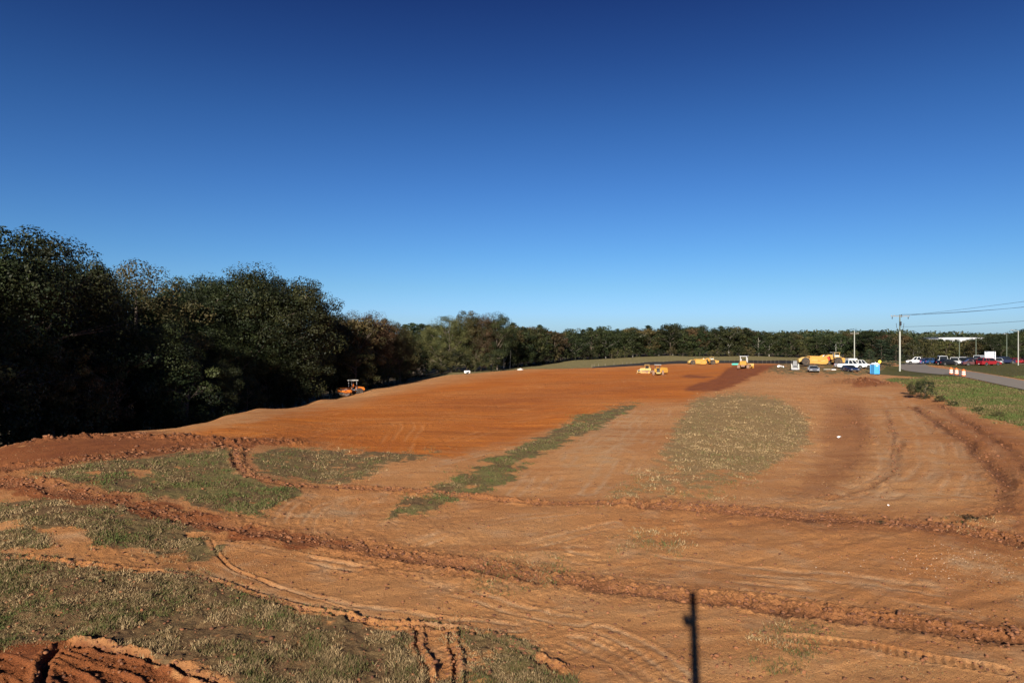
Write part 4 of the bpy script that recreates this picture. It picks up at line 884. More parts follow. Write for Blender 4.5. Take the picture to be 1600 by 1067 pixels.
def dozer(loc, head, label, roofmat='offwhite', scale=1.0, cab=False, body='yellow'):
    r = empty('bulldozer', label, 'bulldozer', loc, math.radians(head)); r.scale = (scale,) * 3
    for s in (-1, 1): crawler_track(r, s * 1.05, .56, -1.25, 1.2, .46)
    MB().prism([(.1, .6), (1.75, .6), (1.85, 1.55), (1.7, 1.75), (.1, 1.85)], -.5, .5, inset=.03, ch=.08).build('hood', body, r)
    MB().box((1.86, 0, 1.12), (.05, .8, .9), .02).build('grille', 'dark', r)
    MB().box((-.4, 0, 1.05), (1.2, 1.5, .6), .06).build('platform', body, r)
    MB().prism([(-1.75, .9), (-1.0, .9), (-1.0, 1.85), (-1.6, 1.85), (-1.85, 1.6)], -.72, .72, inset=.05, ch=.1).build('fuel_tank', body, r)
    MB().box((-1.85, 0, .72), (.5, .9, .45), .05).build('drawbar', 'track', r)
    MB().box((-.55, 0, 1.45), (.5, .55, .15), .04).box((-.82, 0, 1.8), (.12, .55, .6), .04).build('seat', 'dark', r)
    for s in (-1, 1): MB().box((-.5, s * .98, 1.08), (1.5, .5, .1), .03).build('fender', body, r)
    if cab:
        for s in (-1, 1):
            for xx in (-1.2, .1): MB().box((xx, s * .72, 2.1), (.1, .1, 1.5), .02).build('post', body, r)
        MB().box((-.55, 0, 1.95), (1.25, 1.4, .95)).build('cab_glass', 'glass', r)
        MB().box((-.55, 0, 1.45), (1.42, 1.56, .5), .04).build('cab_side', body, r)
    else:
        for s in (-1, 1):
            for xx in (-1.15, .1): MB().box((xx, s * .68, 2.2), (.11, .11, 1.4), .02).build('post', roofmat, r)
    MB().box((-.5, 0, 2.93), (1.75, 1.75, .12), .05).build('canopy_roof', roofmat, r)
    MB().cyl((.9, .18, 1.75), (.9, .18, 2.45), .05).build('exhaust_pipe', 'dark', r)
    bl = MB().prism([(2.55, .08), (2.72, .08), (2.5, .55), (2.62, 1.15), (2.48, 1.15), (2.32, .6)], -1.75, 1.75).build('blade', body, r)
    MB().box((2.67, 0, .1), (.12, 3.5, .16)).build('cutting_edge', 'steel', bl)
    for s in (-1, 1):
        MB().box((1.1, s * 1.45, .45), (2.8, .14, .22), .03).build('push_arm', body, r)
        MB().cyl((1.6, s * .45, 1.3), (2.45, s * .6, .9), .06).build('blade_ram', 'steel', r)
    return r
def scraper(px, D, head, label, scale=1.0, tyre='dusty', rimc='rimyellow', cabmat='paleyellow'):
    r = empty('motor_scraper', label, 'scraper', spot(px, D, .05), math.radians(head)); r.scale = (scale,) * 3; R = .92
    for s in (-1, 1):
        wheel(r, (-4.6, s * 1.25, R), R, .6, tyre, rimc, .52, 18, 'rear_wheel'); wheel(r, (2.9, s * 1.25, R), R, .6, tyre, rimc, .52, 18, 'front_wheel')
    MB().prism([(-3.8, .55), (-1.0, .32), (.1, .35), (.55, .8), (.3, 1.5), (.0, 2.1), (-3.3, 2.2), (-3.9, 1.6)], -1.5, -1.36).prism([(-3.8, .55), (-1.0, .32), (.1, .35), (.55, .8), (.3, 1.5), (.0, 2.1), (-3.3, 2.2), (-3.9, 1.6)], 1.36, 1.5).box((-1.9, 0, .5), (3.6, 2.7, .15)).box((-3.6, 0, 1.35), (.12, 2.7, 1.6)).build('bowl', 'yellow', r)
    MB().prism([(.1, .5), (.5, .5), (.6, 1.3), (.2, 1.9), (-.1, 1.8)], -1.34, 1.34).build('apron', 'yellow', r)
    MB().prism([(-3.4, 1.15), (-.2, .95), (-.2, 1.15), (-3.4, 1.35)], -1.6, -1.5).prism([(-3.4, 1.15), (-.2, .95), (-.2, 1.15), (-3.4, 1.35)], 1.5, 1.6).build('side_rib', 'paleyellow', r)
    MB().prism([(-6.0, .9), (-3.7, .7), (-3.7, 1.9), (-5.0, 1.95), (-6.0, 1.5)], -.55, .55, inset=.03, ch=.08).build('rear_frame', 'paleyellow', r)
    MB().box((-5.95, 0, .95), (.25, 1.9, .45), .05).build('push_block', 'paleyellow', r)
    g = MB().prism([(-.3, 1.85), (.9, 2.55), (1.9, 2.5), (2.1, 1.4), (1.6, 1.35), (1.4, 2.15), (.9, 2.2), (-.1, 1.6)], -.3, .3)
    for s in (-1, 1): g.prism([(-1.9, 1.0), (-1.6, 1.0), (.6, 2.2), (.8, 2.5), (.4, 2.5), (-1.9, 1.4)], s * 1.62 - .08, s * 1.62 + .08)
    g.box((.55, 0, 2.36), (.35, 3.3, .32)).build('gooseneck', 'yellow', r)
    for s in (-1, 1): MB().cyl((-1.0, s * .9, 1.1), (.5, s * .7, 2.45), .08).build('bowl_ram', 'steel', r)
    MB().prism([(2.0, .7), (4.6, .7), (5.4, .9), (5.5, 1.55), (4.2, 1.85), (2.4, 1.9)], -.62, .62, inset=.02, ch=.08).build('engine_hood', 'yellow', r)
    MB().box((5.48, 0, 1.2), (.06, .95, .6), .02).build('grille', 'dark', r)
    for s in (-1, 1): MB().prism([(2.0, 1.75), (2.3, 2.05), (3.4, 2.05), (3.8, 1.75), (3.8, 1.68), (3.35, 1.95), (2.35, 1.95), (2.0, 1.65)], s * 1.25 - .33, s * 1.25 + .33).build('fender', 'paleyellow', r)
    for s in (-1, 1):
        for xx in (2.4, 3.55): MB().box((xx, .25 + s * .55, 2.45), (.1, .1, 1.05), .02).build('post', cabmat, r)
    MB().box((3.0, .25, 3.0), (1.5, 1.4, .1), .04).build('cab_roof', cabmat, r)
    MB().box((2.42, .25, 2.45), (.06, 1.0, .9), .02).box((3.0, -.29, 2.2), (1.1, .05, .45), .02).build('cab_panel', 'offwhite', r)
    MB().box((2.9, .25, 2.1), (.5, .5, .14), .03).box((2.65, .25, 2.4), (.12, .5, .55), .03).build('seat', 'dark', r)
    MB().cyl((4.4, -.3, 1.8), (4.4, -.3, 2.6), .06).build('exhaust_pipe', 'dark', r)
    return r

# soil compactor at the shadow edge
rl = empty('soil_compactor', 'orange smooth-drum soil roller with white canopy at the wood shadow edge', 'road roller', spot(549, 125, .02), math.radians(180 + 42)); rl.scale = (.9,) * 3
dm = MB().lathe([(.70, -.98), (.75, -.95), (.75, .95), (.70, .98)], 32, 'y').build('drum', 'steel', rl, (1.55, 0, .75))
MB().lathe([(.12, -1.02), (.3, -1.0), (.3, 1.0), (.12, 1.02)], 14, 'y').build('hub', 'dark', dm)
fr = MB()
for s in (-1, 1): fr.prism([(.55, .65), (2.3, .7), (2.6, .95), (2.5, 1.2), (1.0, 1.3), (.5, 1.05)], s * 1.08 - .07, s * 1.08 + .07)
fr.box((2.5, 0, 1.02), (.25, 2.1, .38), .05).box((.55, 0, 1.05), (.3, 2.1, .5), .05).build('drum_frame', 'orange', rl)
MB().box((1.55, 0, 1.56), (1.6, 1.9, .06), .02).build('drum_cover', 'orange', rl)
MB().box((.15, 0, .8), (.7, .4, .5), .05).build('articulation_joint', 'dark', rl)
for s in (-1, 1): wheel(rl, (-1.45, s * .82, .72), .72, .55, 'dusty', 'grey', .5, 16, 'rear_wheel')
MB().prism([(-.75, .8), (-2.7, .85), (-2.85, 1.2), (-2.6, 1.6), (-.75, 1.95)], -.5, .5, inset=.03, ch=.12).build('engine_hood', 'orange', rl)
MB().box((-2.83, 0, 1.15), (.05, .7, .4), .02).build('rear_grille', 'dark', rl)
MB().box((-.35, 0, 1.15), (1.1, 1.4, .25), .04).build('platform', 'grey', rl)
MB().box((-.5, 0, 1.45), (.5, .5, .3), .05).box((-.75, 0, 1.75), (.12, .5, .5), .04).build('seat', 'dark', rl)
MB().cyl((.0, 0, 1.25), (-.1, 0, 1.85), .05).lathe([(.2, -.02), (.22, .0), (.2, .02)], 12, 'z', (-.12, 0, 1.9)).build('steering_column', 'dark', rl)
for s in (-1, 1):
    for xx in (.25, -.85): MB().box((xx, s * .66, 2.15), (.09, .09, 1.8), .02).build('post', 'grey', rl)
MB().prism([(-1.15, 3.02), (.55, 3.02), (.5, 3.14), (.2, 3.18), (-1.05, 3.18)], -.85, .85).build('canopy_roof', 'offwhite', rl)
MB().cyl((.5, .6, 1.1), (1.3, .95, 1.45), .04).cyl((.5, -.6, 1.1), (1.3, -.95, 1.45), .04).build('handrail', 'grey', rl)
# its operator: seated, one continuous body
def skin_person(name, label, loc, rz, joints, edges, mat):
    me = bpy.data.meshes.new(name); me.from_pydata([j[:3] for j in joints], edges, []); o = bpy.data.objects.new(name, me); C.objects.link(o)
    sk = o.modifiers.new('skin', 'SKIN'); o.modifiers.new('sub', 'SUBSURF').levels = 1; o.modifiers['sub'].render_levels = 1
    for i, j in enumerate(joints): me.skin_vertices[0].data[i].radius = (j[3], j[3])
    me.skin_vertices[0].data[0].use_root = True; me.materials.append(M_[mat]); o.location = loc; o.rotation_euler = (0, 0, rz); tag(o, label, 'person'); return o
seatw = rl.matrix_basis @ Vector((-.5, 0, 1.62))
J = [(0, 0, 0, .13), (0, 0, .25, .14), (.02, 0, .45, .13), (.03, 0, .56, .055), (.05, 0, .68, .095), (.05, 0, .78, .07),
     (.02, .19, .45, .06), (.12, .25, .22, .045), (.35, .14, .26, .035), (.42, .12, .27, .035), (.02, -.19, .45, .06), (.12, -.25, .22, .045), (.35, -.14, .26, .035), (.42, -.12, .27, .035),
     (.12, .10, 0, .09), (.45, .12, .02, .07), (.50, .12, -.38, .05), (.60, .12, -.42, .04), (.12, -.10, 0, .09), (.45, -.12, .02, .07), (.50, -.12, -.38, .05), (.60, -.12, -.42, .04)]
E = [(0, 1), (1, 2), (2, 3), (3, 4), (4, 5), (2, 6), (6, 7), (7, 8), (8, 9), (2, 10), (10, 11), (11, 12), (12, 13), (0, 14), (14, 15), (15, 16), (16, 17), (0, 18), (18, 19), (19, 20), (20, 21)]
skin_person('person', 'operator in orange vest seated under the roller canopy', seatw, rl.rotation_euler.z, J, E, 'vest')

# machines on the field
dozer(spot(1163, 168, .05), 62, 'yellow bulldozer with white canopy on the dark fresh clay', 'white', 1.05)
dozer(spot(1009, 158, .05), 160, 'pale yellow bulldozer with square cab, left of the pair on the field', 'paleyellow', .70, cab=True, body='paleyellow')
tr = empty('pan_tractor', 'yellow tractor with dark grille and pulled pan, right of the pair on the field', 'tractor', spot(1028, 150, .04), math.radians(-98)); tr.scale = (.74,) * 3
MB().prism([(-.3, .95), (1.9, .95), (1.95, 1.7), (1.7, 2.0), (-.3, 2.1)], -.42, .42, inset=.03, ch=.08).build('hood', 'dark', tr)
for s in (-1, 1):
    MB().prism([(-.6, 1.15), (1.2, 1.0), (1.35, 1.5), (.9, 2.0), (-.6, 2.05)], s * .78 - .33, s * .78 + .33, inset=.04, ch=.06).build('fender', 'yellow', tr)
    wheel(tr, (1.0, s * 1.35, .72), .72, .55, 'track', 'rimyellow', .5, 16); wheel(tr, (-1.3, s * 1.35, .72), .72, .55, 'track', 'rimyellow', .5, 16)
    for xx in (-.4, -1.5): MB().box((xx, s * .62, 2.45), (.1, .1, 1.3), .02).build('post', 'dark', tr)
MB().box((1.9, 0, .8), (.3, 1.3, .4), .05).build('front_weight', 'paleyellow', tr)
MB().box((-.6, 0, 1.1), (2.2, 1.3, .4), .05).build('chassis', 'yellow', tr)
MB().box((-.95, 0, 3.13), (1.6, 2.0, .12), .05).build('canopy_roof', 'offwhite', tr)
MB().box((-1.0, 0, 1.7), (.5, .6, .7), .05).build('seat', 'dark', tr)
pn = empty('scraper_pan', 'yellow towed pan box just right behind the tractor with dark grille', 'scraper', spot(1034, 155, .04), math.radians(-60)); pn.scale = (.66,) * 3
MB().prism([(-1.8, .5), (1.2, .35), (1.6, 1.0), (1.2, 2.3), (-1.4, 2.4), (-1.9, 1.6)], -1.4, -1.28).prism([(-1.8, .5), (1.2, .35), (1.6, 1.0), (1.2, 2.3), (-1.4, 2.4), (-1.9, 1.6)], 1.28, 1.4).box((-.3, 0, .5), (2.9, 2.6, .12)).box((-1.5, 0, 1.5), (.1, 2.56, 1.6)).build('bowl', 'yellow', pn)
MB().prism([(1.1, .5), (1.5, .6), (1.5, 1.6), (1.2, 2.1)], -1.27, 1.27).build('apron', 'yellow', pn)
for s in (-1, 1): wheel(pn, (-2.3, s * .9, .62), .62, .45, 'dusty', 'rimyellow', .5, 14)
MB().box((-1.9, 0, .8), (.8, 1.2, .25), .03).build('rear_frame', 'yellow', pn)

scraper(1100, 240, 4, 'yellow motor scraper driving along the silt fence at the far field edge', .95)
scraper(1287, 160, -4, 'yellow motor scraper with big tyres parked behind the silver car', .98, 'dusty')
rt = empty('red_tractor', 'red tractor parked behind the parked yellow scraper', 'tractor', spot(1298, 172, .03), math.radians(200))
MB().prism([(-.2, 1.0), (2.0, 1.0), (2.1, 1.9), (1.8, 2.15), (-.2, 2.2)], -.5, .5, inset=.03, ch=.08).build('hood', 'redtank', rt)
MB().box((-.9, 0, 1.35), (1.6, 1.3, .7), .08).build('body', 'redtank', rt)
for s in (-1, 1): wheel(rt, (-1.0, s * .95, .85), .85, .45, 'dusty', 'rimwhite', .5, 14, 'rear_wheel'); wheel(rt, (1.5, s * .85, .5), .5, .3, 'dusty', 'rimwhite', .5, 0, 'front_wheel')
for s in (-1, 1):
    MB().prism([(-1.9, 1.5), (-1.6, 1.95), (-.6, 1.95), (-.2, 1.6), (-.6, 1.86), (-1.6, 1.86)], s * .85 - .2, s * .85 + .2).build('fender', 'redtank', rt)
    MB().box((-1.3, s * .5, 2.4), (.08, .08, 1.2)).build('post', 'dark', rt)
MB().box((-1.0, 0, 3.03), (1.3, 1.3, .08), .03).build('canopy_roof', 'white', rt)
MB().box((-1.0, 0, 1.85), (.45, .5, .5), .05).build('seat', 'dark', rt)
# skid steer
sk = empty('skid_steer_loader', 'small skid steer with dark cage and pale lift arms, left of the silver car', 'loader', spot(1242, 147, .02), math.radians(-108))
MB().box((-.1, 0, .75), (1.7, 1.0, .65), .06).build('body', 'grey', sk)
MB().hexa([(-.65, -.42, 1.05), (.5, -.42, 1.05), (.5, .42, 1.05), (-.65, .42, 1.05)], [(-.55, -.38, 1.95), (.3, -.38, 1.95), (.3, .38, 1.95), (-.55, .38, 1.95)]).build('cab_cage', 'dark', sk)
cg = MB()
for i in range(5): cg.box((.44 - .02 * i, -.32 + .16 * i, 1.5), (.03, .03, .85))
for z_ in (1.2, 1.5, 1.8): cg.box((.43, 0, z_), (.03, .8, .03))
cg.build('cage_bar', 'grey', sk)
for s in (-1, 1):
    MB().prism([(-1.0, .9), (-.85, 1.35), (.6, 1.25), (1.25, .4), (1.05, .3), (.5, 1.08), (-.7, 1.15)], s * .68 - .1, s * .68 + .1).build('lift_arm', 'offwhite', sk)
    for xx in (-.55, .55): wheel(sk, (xx, s * .62, .38), .38, .26, 'black', 'offwhite', .5, 10)
MB().prism([(1.1, .06), (1.75, .08), (1.2, .22), (1.12, .42)], -.8, .8).build('bucket', 'grey', sk)
MB().box((.76, 0, .78), (.05, .8, .4), .02).build('front_panel', 'dark', sk)

car(1271, 136, -108, 'sports', 'silver', 'silver hatchback nosed toward the camera with black windscreen and roof')
car(1328, 133, -92, 'sports', 'navy', 'dark blue car with reflective nose parked before the white pickup')
car(1327, 143, -3, 'pickup', 'white', 'white pickup parked side on, nearest of the white trucks')
car(1341, 150, 2, 'pickup', 'white', 'white pickup partly hidden behind the nearest white pickup')
tp = empty('truck_topper', 'white utility box on the bed of the hidden white pickup', 'utility box', spot(1330, 151, -1.2), 0)
MB().box((0, 0, .4), (2.0, 1.6, .8), .06).build('box_body', 'offwhite', tp); MB().box((0, -.81, .3), (1.8, .03, .04), .005).build('side_rail', 'grey', tp)

# portable toilet
pt = empty('portable_toilet', 'bright blue portable toilet with white roof at the edge of the site', 'portable toilet', spot(1367, 132, .03), math.radians(9))
MB().box((0, 0, .08), (1.2, 1.2, .16), .03).build('base', 'dark', pt)
MB().hexa([(-.56, -.56, .16), (.56, -.56, .16), (.56, .56, .16), (-.56, .56, .16)], [(-.53, -.53, 1.98), (.53, -.53, 1.98), (.53, .53, 1.98), (-.53, .53, 1.98)]).build('wall', 'toiletblue', pt)
MB().box((0, -.565, 1.02), (.74, .05, 1.65), .02).build('door', 'toiletblue', pt)
for s in (-1, 1):
    for yy in (-1, 1): MB().box((s * .55, yy * .55, 1.07), (.1, .1, 1.82), .02).build('corner_post', 'toiletblue', pt)
MB().hexa([(-.62, -.62, 1.98), (.62, -.62, 1.98), (.62, .62, 1.98), (-.62, .62, 1.98)], [(-.25, -.45, 2.28), (.25, -.45, 2.28), (.25, .45, 2.28), (-.25, .45, 2.28)]).build('roof', 'roofwhite', pt)
MB().box((0, -.6, 1.72), (.45, .02, .14), .005).build('vent', 'roofwhite', pt)
MB().box((.3, -.605, 1.05), (.06, .04, .16), .01).build('door_latch', 'dark', pt)
MB().cyl((.4, .4, 2.0), (.4, .4, 2.45), .05).build('vent_pipe', 'roofwhite', pt)
# round yellow sign
sg = empty('round_sign', 'round yellow sign on a post behind the blue toilet', 'sign', spot(1374.5, 150, .02), 0)
hs_ = (CAMZ - (565 - HZ) / F * 150) - sg.location.z
MB().box((0, .03, hs_ / 2), (.06, .05, hs_)).build('post', 'redtank', sg)
MB().lathe([(.01, -.015), (.34, -.015), (.34, .015), (.01, .015)], 20, 'y', (0, -.02, hs_)).build('disc', 'signyellow', sg)

# traffic barrels on the road edge
for i, (px, D, lb) in enumerate(((1486, 116, 'left orange and white traffic barrel at the road edge'), (1494.5, 112, 'middle orange and white traffic barrel at the road edge'), (1505.5, 108, 'right orange and white traffic barrel at the road edge'))):
    b = empty('traffic_barrel', lb, 'traffic barrel', spot(px, D, .0), i * .7, 'striped traffic barrels at the road edge'); 
    if i == 0:
        MB().lathe([(.36, 0), (.38, .06), (.3, .1)], 16).build('rubber_base', 'black', b)
        zz_ = [(.05, .28, 'drumorange'), (.28, .46, 'drumwhite'), (.46, .60, 'drumorange'), (.60, .78, 'drumwhite'), (.78, 1.02, 'drumorange')]
        for z0, z1, mt in zz_:
            r0 = .30 - .07 * z0; r1 = .30 - .07 * z1; MB().lathe([(r0 - .01, z0 + .002), (r0, z0 + .012), (r1, z1 - .012), (r1 - .01, z1 - .002)], 18).build('stripe_band', mt, b)
        MB().lathe([(.2, 1.0), (.2, 1.06), (.12, 1.1)], 14).build('lid', 'drumorange', b); MB().box((0, 0, 1.13), (.16, .03, .1), .01).build('handle', 'drumorange', b); first_b = b
    else:
        for ch in first_b.children:
            c = ch.copy(); C.objects.link(c); c.parent = b

# utility poles and wires
def pole(name, label, x, y, H, r0, r1, arms, pale=None):
    z = float(zg(x, y)[0]); r = empty(name, label, 'utility pole', (x, y, z - .05), 0)
    if pale:
        MB().cyl((0, 0, 0), (0, 0, pale), r0, r0 * .92, 14).build('lower_shaft', 'polewhite', r); MB().cyl((0, 0, pale + .002), (0, 0, H), r0 * .8, r1, 14).build('upper_shaft', 'poletop', r)
    else: MB().cyl((0, 0, 0), (0, 0, H), r0, r1, 12).build('shaft', 'polewhite', r)
    for zz_, w in arms:
        MB().box((0, -.14, H - zz_), (w, .1, .12)).build('crossarm', 'wood', r)
        for k in (-.46, -.3, .3, .46): MB().lathe([(.03, 0), (.07, .05), (.05, .1), (.08, .14), (.04, .24)], 8, 'z', (k * w, -.14, H - zz_ + .06)).build('insulator', 'grey', r)
    return r
p1 = pole('utility_pole', 'tall pole with pale lower shaft and dark top fittings by the road', *((lambda v: (v.x, v.y))(spot(1406, 150))), 12.45, .18, .12, [(.35, 4.2)], pale=8.8)
for s in (-1, 1):
    MB().cyl((s * .2, -.1, 8.9), (s * .75, -.1, 9.6), .03).cyl((s * .75, -.1, 9.6), (s * .85, -.1, 10.6), .045).build('cutout_bracket', 'dark', p1)
    MB().lathe([(.04, -.5), (.1, -.4), (.06, -.3), (.1, -.2), (.06, -.1), (.05, 0)], 10, 'z', (s * 1.75, -.14, 12.0)).build('hanging_insulator', 'dark', p1)
MB().box((0, -.3, 10.5), (.3, .35, .9), .05).build('switch_box', 'dark', p1)
MB().cyl((.3, -.1, 11.9), (.3, -.1, 12.5), .1, n=10).build('top_insulator', 'dark', p1)
v2 = spot(1335, 215); pole('utility_pole', 'thin pale pole with crossarm rising behind the white pickups', v2.x, v2.y, CAMZ + (527 - 517) / F * 215 - v2.z, .17, .13, [(.8, 2.6)])
v3 = spot(1306, 285); pole('utility_pole', 'farthest small pole with crossarm against the dark trees', v3.x, v3.y, CAMZ - (534.5 - 527) / F * 285 - v3.z, .17, .13, [(.4, 2.4)])
p4 = pole('utility_pole', 'tall roadside pole standing beyond the right picture edge', 83, 42, 17.9, .2, .14, [(.3, 3.4)])
def wire(a, b, sag, label):
    m = MB(); n = 24; pts = []
    for i in range(n + 1):
        t = i / n; p = Vector(a).lerp(Vector(b), t); p.z -= sag * 4 * t * (1 - t); pts.append(tuple(p))
    limb_tube(m, pts, .026, .026, 5); tag(m.build('power_line', 'wire'), label, 'power line')
L1 = p1.location
wire((L1.x + 1.9, L1.y - .14, L1.z + 12.35), (84.4, 42, p4.location.z + 18.1), .9, 'highest overhead wire running from the tall pole to the right')
wire((L1.x + .3, L1.y - .1, L1.z + 12.5), (83, 42, p4.location.z + 16.6), 1.7, 'middle overhead wire running from the tall pole to the right')
wire((L1.x - 1.75, L1.y - .1, L1.z + 12.25), (81.6, 42, p4.location.z + 16.5), 1.65, 'overhead wire just beside the middle one')
wire((L1.x + .1, L1.y - .1, L1.z + 9.8), (83, 42, p4.location.z + 14.0), 1.3, 'lowest overhead wire running from the tall pole to the right')
def lamp_pole(px, D, top, label, mat='galv', arm=1.2):
    v = spot(px, D); H = CAMZ + (HZ - top) / F * D - v.z; r = empty('lamp_post', label, 'lamp post', v, 0)
    MB().cyl((0, 0, 0), (0, 0, H), .11, .08, 12).build('post', mat, r); MB().cyl((0, 0, H - .1), (-arm, 0, H + .1), .04).build('arm', mat, r); MB().box((-arm - .25, 0, H + .1), (.55, .25, .12), .04).build('lamp_head', 'grey', r)
lamp_pole(1591, 150, 516.5, 'pale lamp post with short arm at the right edge', 'polewhite')
lamp_pole(1499, 176, 531, 'thin lamp post in front of the dark trees, left of the car park', 'poletop', .3)
lamp_pole(1525, 182, 530, 'thin lamp post in the middle of the car park', 'poletop', .3)
lamp_pole(1573, 178, 522, 'dark lamp post between the navy car and the red car', 'poletop', .3)

# parked cars across the road
LOT = [(1435, 176, 'pickup', 'white', 'white pickup leftmost in the car park', 150), (1443, 172, 'sedan', 'purple', 'violet-blue car second from left in the car park', 60), (1456, 170, 'sedan', 'blue', 'blue car parked right of the violet-blue car', 10),
 (1473, 166, 'van', 'white', 'white van left of the black car in the car park', -115), (1481, 160, 'sedan', 'blackp', 'black car before the white pickups in the car park', 5), (1491, 162, 'pickup', 'white', 'white pickup right of the black car in the car park', -122),
 (1504, 162, 'pickup', 'white', 'white pickup nosing out left of the dark suv', -118), (1514, 161, 'suv', 'blackp', 'black suv in the middle of the car park', 20), (1522, 154, 'sedan', 'darkred', 'dark red car at the left of the bright red car', -20),
 (1528, 166, 'sedan', 'silver', 'silver car behind the dark red car', -125), (1532, 172, 'van', 'white', 'white van behind the red car', 40), (1545, 152, 'suv', 'red', 'bright red suv nearest in the car park', 8),
 (1560, 162, 'sedan', 'silver', 'silver car right of the white box truck', -128), (1569, 166, 'suv', 'navy', 'navy suv in the shade near the lamp post', 10), (1588, 168, 'sedan', 'red', 'red car behind the pale lamp post at the right edge', 5), (1608, 168, 'sedan', 'darkred', 'dark red car at the right picture edge', 8)]
for px, D, k, pt_, lb, hd in LOT: car(px, D, hd, k, pt_, lb, 'vehicles in the car park across the road')
bt = empty('box_truck', 'white box truck seen from behind in the car park', 'truck', spot(1546.5, 164, .02), math.radians(57)); bt['group'] = 'vehicles in the car park across the road'
MB().box((-.3, 0, 1.95), (4.2, 2.15, 2.1), .04).build('cargo_box', 'white', bt)
for k in range(5): MB().box((-2.415, 0, 1.15 + k * .38), (.03, 1.9, .35), .01).build('door_panel', 'roofwhite', bt)
MB().prism([(1.85, .5), (3.7, .5), (3.75, 1.2), (3.1, 1.35), (2.7, 2.1), (1.85, 2.1)], -.95, .95, inset=.03, ch=.08).build('cab', 'white', bt)
MB().box((-2.3, 0, .6), (.15, 2.1, .2), .03).build('rear_bumper', 'dark', bt)
MB().box((0, 0, .75), (4.6, .9, .25)).build('chassis', 'dark', bt)
for s in (-1, 1): wheel(bt, (-1.3, s * .9, .42), .42, .3); wheel(bt, (2.7, s * .85, .42), .42, .25)

# silt fence: fabric and every stake
fp = [pix(a, b) for a, b in smooth_line([(925, 575.5), (980, 572.5), (1030, 569.3), (1080, 567.6), (1140, 567.6), (1200, 568), (1246, 568.2)], 2)]
sfr = empty('silt_fence', 'long black silt fence along the far edge of the orange field', 'silt fence', (0, 0, 0), 0)
m = MB(); prev = None; stk = []
for i, (a, b) in enumerate(fp):
    z = float(zg(a, b)[0]); hh = (.95 + .08 * math.sin(i * 1.7)) * (.3 + .7 * min(1, i / 9)); row_ = [m.bm.verts.new((a, b - .02, z - .05)), m.bm.verts.new((a, b + .06 * math.sin(i * 2.3), z + hh)), m.bm.verts.new((a, b + .03 + .06 * math.sin(i * 2.3), z + hh)), m.bm.verts.new((a, b + .03, z - .05))]
    if prev:
        for k in range(3): m.bm.faces.new((prev[k], prev[k+1], row_[k+1], row_[k]))
    prev = row_
m.build('fabric', 'silt', sfr)
for i in range(len(fp) - 1):
    L_ = math.hypot(fp[i+1][0] - fp[i][0], fp[i+1][1] - fp[i][1]); kk = max(1, int(L_ / 2.6))
    for j in range(kk):
        t = j / kk; a = fp[i][0] * (1 - t) + fp[i+1][0] * t; b = fp[i][1] * (1 - t) + fp[i+1][1] * t
        if not stk: mm = MB().box((0, 0, .5), (.06, .06, 1.25)); s0 = mm.build('stake', 'wood', sfr); s0.location = (a, b + .12, float(zg(a, b)[0])); stk.append(s0)
        elif len(stk) < 200: c = s0.copy(); C.objects.link(c); c.location = (a, b + .12, float(zg(a, b)[0])); stk.append(c)
# small things about the site
v = spot(1149, 212, 0); te = empty('fabric_roll', 'teal roll of fabric lying by the silt fence left of the canopy dozer', 'fabric roll', v, .05)
MB().lathe([(.1, -1.05), (.30, -1.05), (.30, 1.05), (.1, 1.05)], 16, 'x', (0, 0, .3)).build('roll', 'teal', te); MB().cyl((-1.2, 0, .3), (1.2, 0, .3), .06).build('core', 'paper', te)
v = spot(730, 178, 0); cr = empty('water_cart', 'small white tank cart on the tan strip beside the field', 'cart', v, .1)
MB().box((0, 0, .62), (1.55, .9, .62), .1).build('tank', 'paper', cr); MB().box((.25, -.47, .6), (.45, .05, .35), .02).build('hatch', 'dark', cr)
for s in (-1, 1): wheel(cr, (0, s * .5, .3), .3, .16)
MB().cyl((.75, 0, .35), (1.3, 0, .3), .04).build('drawbar', 'dark', cr)
v = spot(813, 206, .05); m = MB(); bmesh.ops.create_uvsphere(m.bm, u_segments=16, v_segments=8, radius=1.0)
for q in m.bm.verts: q.co.x *= 1.0 + .12 * math.sin(q.co.y * 5); q.co.y *= .8; q.co.z = max(q.co.z, -.05) * .62 * (1 + .15 * math.sin(q.co.x * 6 + 1))
tag(m.build('tarp_heap', 'tarp', None, v, True), 'low white tarp-covered heap at the far field edge', 'heap')
v = spot(590, 150, .1); fl = empty('marker_flag', 'small bright orange-red flag in the shadow at the wood edge', 'flag', v, .2); hf = CAMZ - (561 - HZ) / F * 150 - v.z
MB().cyl((0, 0, 0), (0, 0, hf + .2), .025).build('flag_pole', 'galv', fl); m = MB()
for k in range(5): m.quad((.02 + .16 * k, .05 * math.sin(k), hf - .2), (.02 + .16 * (k + 1), .05 * math.sin(k + 1), hf - .2), (.02 + .16 * (k + 1), .05 * math.sin(k + 1), hf + .18), (.02 + .16 * k, .05 * math.sin(k), hf + .18))
m.build('cloth', 'orangecloth', fl)
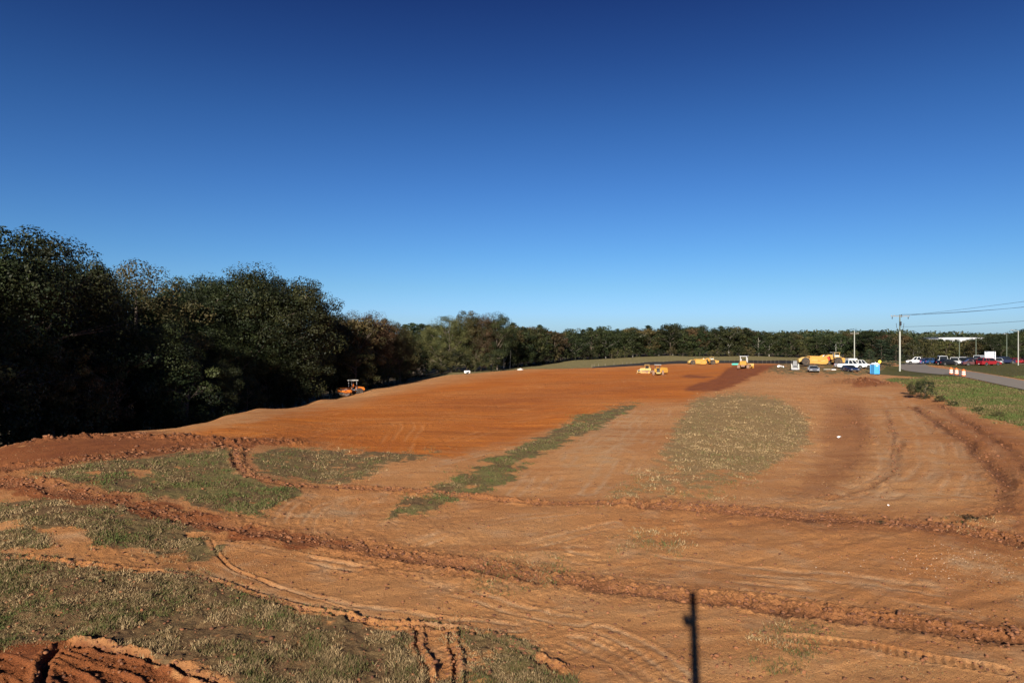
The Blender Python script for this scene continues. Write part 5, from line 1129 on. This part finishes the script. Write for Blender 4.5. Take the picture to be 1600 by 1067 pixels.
def sheet(px, D, w, label, name='plastic_sheet', rot=0, h=.12, mat='paper', cat='litter'):
    v = spot(px, D, 0); m = MB(); r_ = random.Random(int(px)); n = 5; g = [[None] * n for _ in range(n)]
    for i in range(n):
        for j in range(n): g[i][j] = m.bm.verts.new(((i / 4 - .5) * w, (j / 4 - .5) * w * .6, .02 + r_.uniform(0, h)))
    for i in range(4):
        for j in range(4): m.bm.faces.new((g[i][j], g[i+1][j], g[i+1][j+1], g[i][j+1]))
    o = m.build(name, mat, None, v); o.rotation_euler = (0, 0, rot); tag(o, label, cat)
sheet(1218, 165, .9, 'crumpled pinkish white sheet left of the skid steer', rot=.4, h=.55); sheet(1223.5, 160, .35, 'tiny white scrap right of the crumpled sheet', h=.4)
sheet(1311, 50.5, .26, 'small white scrap of litter on the bare dirt right of the big grass patch', h=.12); sheet(1388, 30.5, .07, 'tiny white scrap on the dirt below the pale tracks', h=.08)
v = spot(1292, 140, 0); tag(MB().box((0, 0, .06), (1.3, .18, .08), .01).build('timber_board', 'offwhite', None, v), 'pale board lying on the ground right of the silver car', 'board')
v = spot(1302, 138, 0); gb = empty('toolbox', 'small dark box on a white pallet between the two cars', 'toolbox', v, 0)
MB().box((0, 0, .1), (.9, .6, .14), .02).build('pallet', 'paper', gb); MB().box((.0, 0, .34), (.3, .3, .34), .03).build('box', 'dark', gb)

# the mast that carries this camera; its shadow lies across the foreground
rt_ = Vector((math.cos(_a), -math.sin(_a), 0)); mp_ = rt_ * .17 + Vector((0, -.22, 0))
ms = empty('camera_mast', 'round steel mast whose long thin shadow lies across the foreground dirt', 'mast', (mp_.x, mp_.y, 0), 0)
MB().cyl((0, 0, -.1), (0, 0, 8.30), .115, .10, 16).build('pole', 'galv', ms)
MB().box((-mp_.x - .015, -mp_.y - .19, CAMZ - .02), (.13, .26, .26), .02).build('camera_housing', 'white', ms)
MB().box((-.1, .05, CAMZ - .02), (.12, .08, .08), .01).build('bracket', 'galv', ms)
print('trees', ntree[0], 'objects', len(bpy.data.objects))
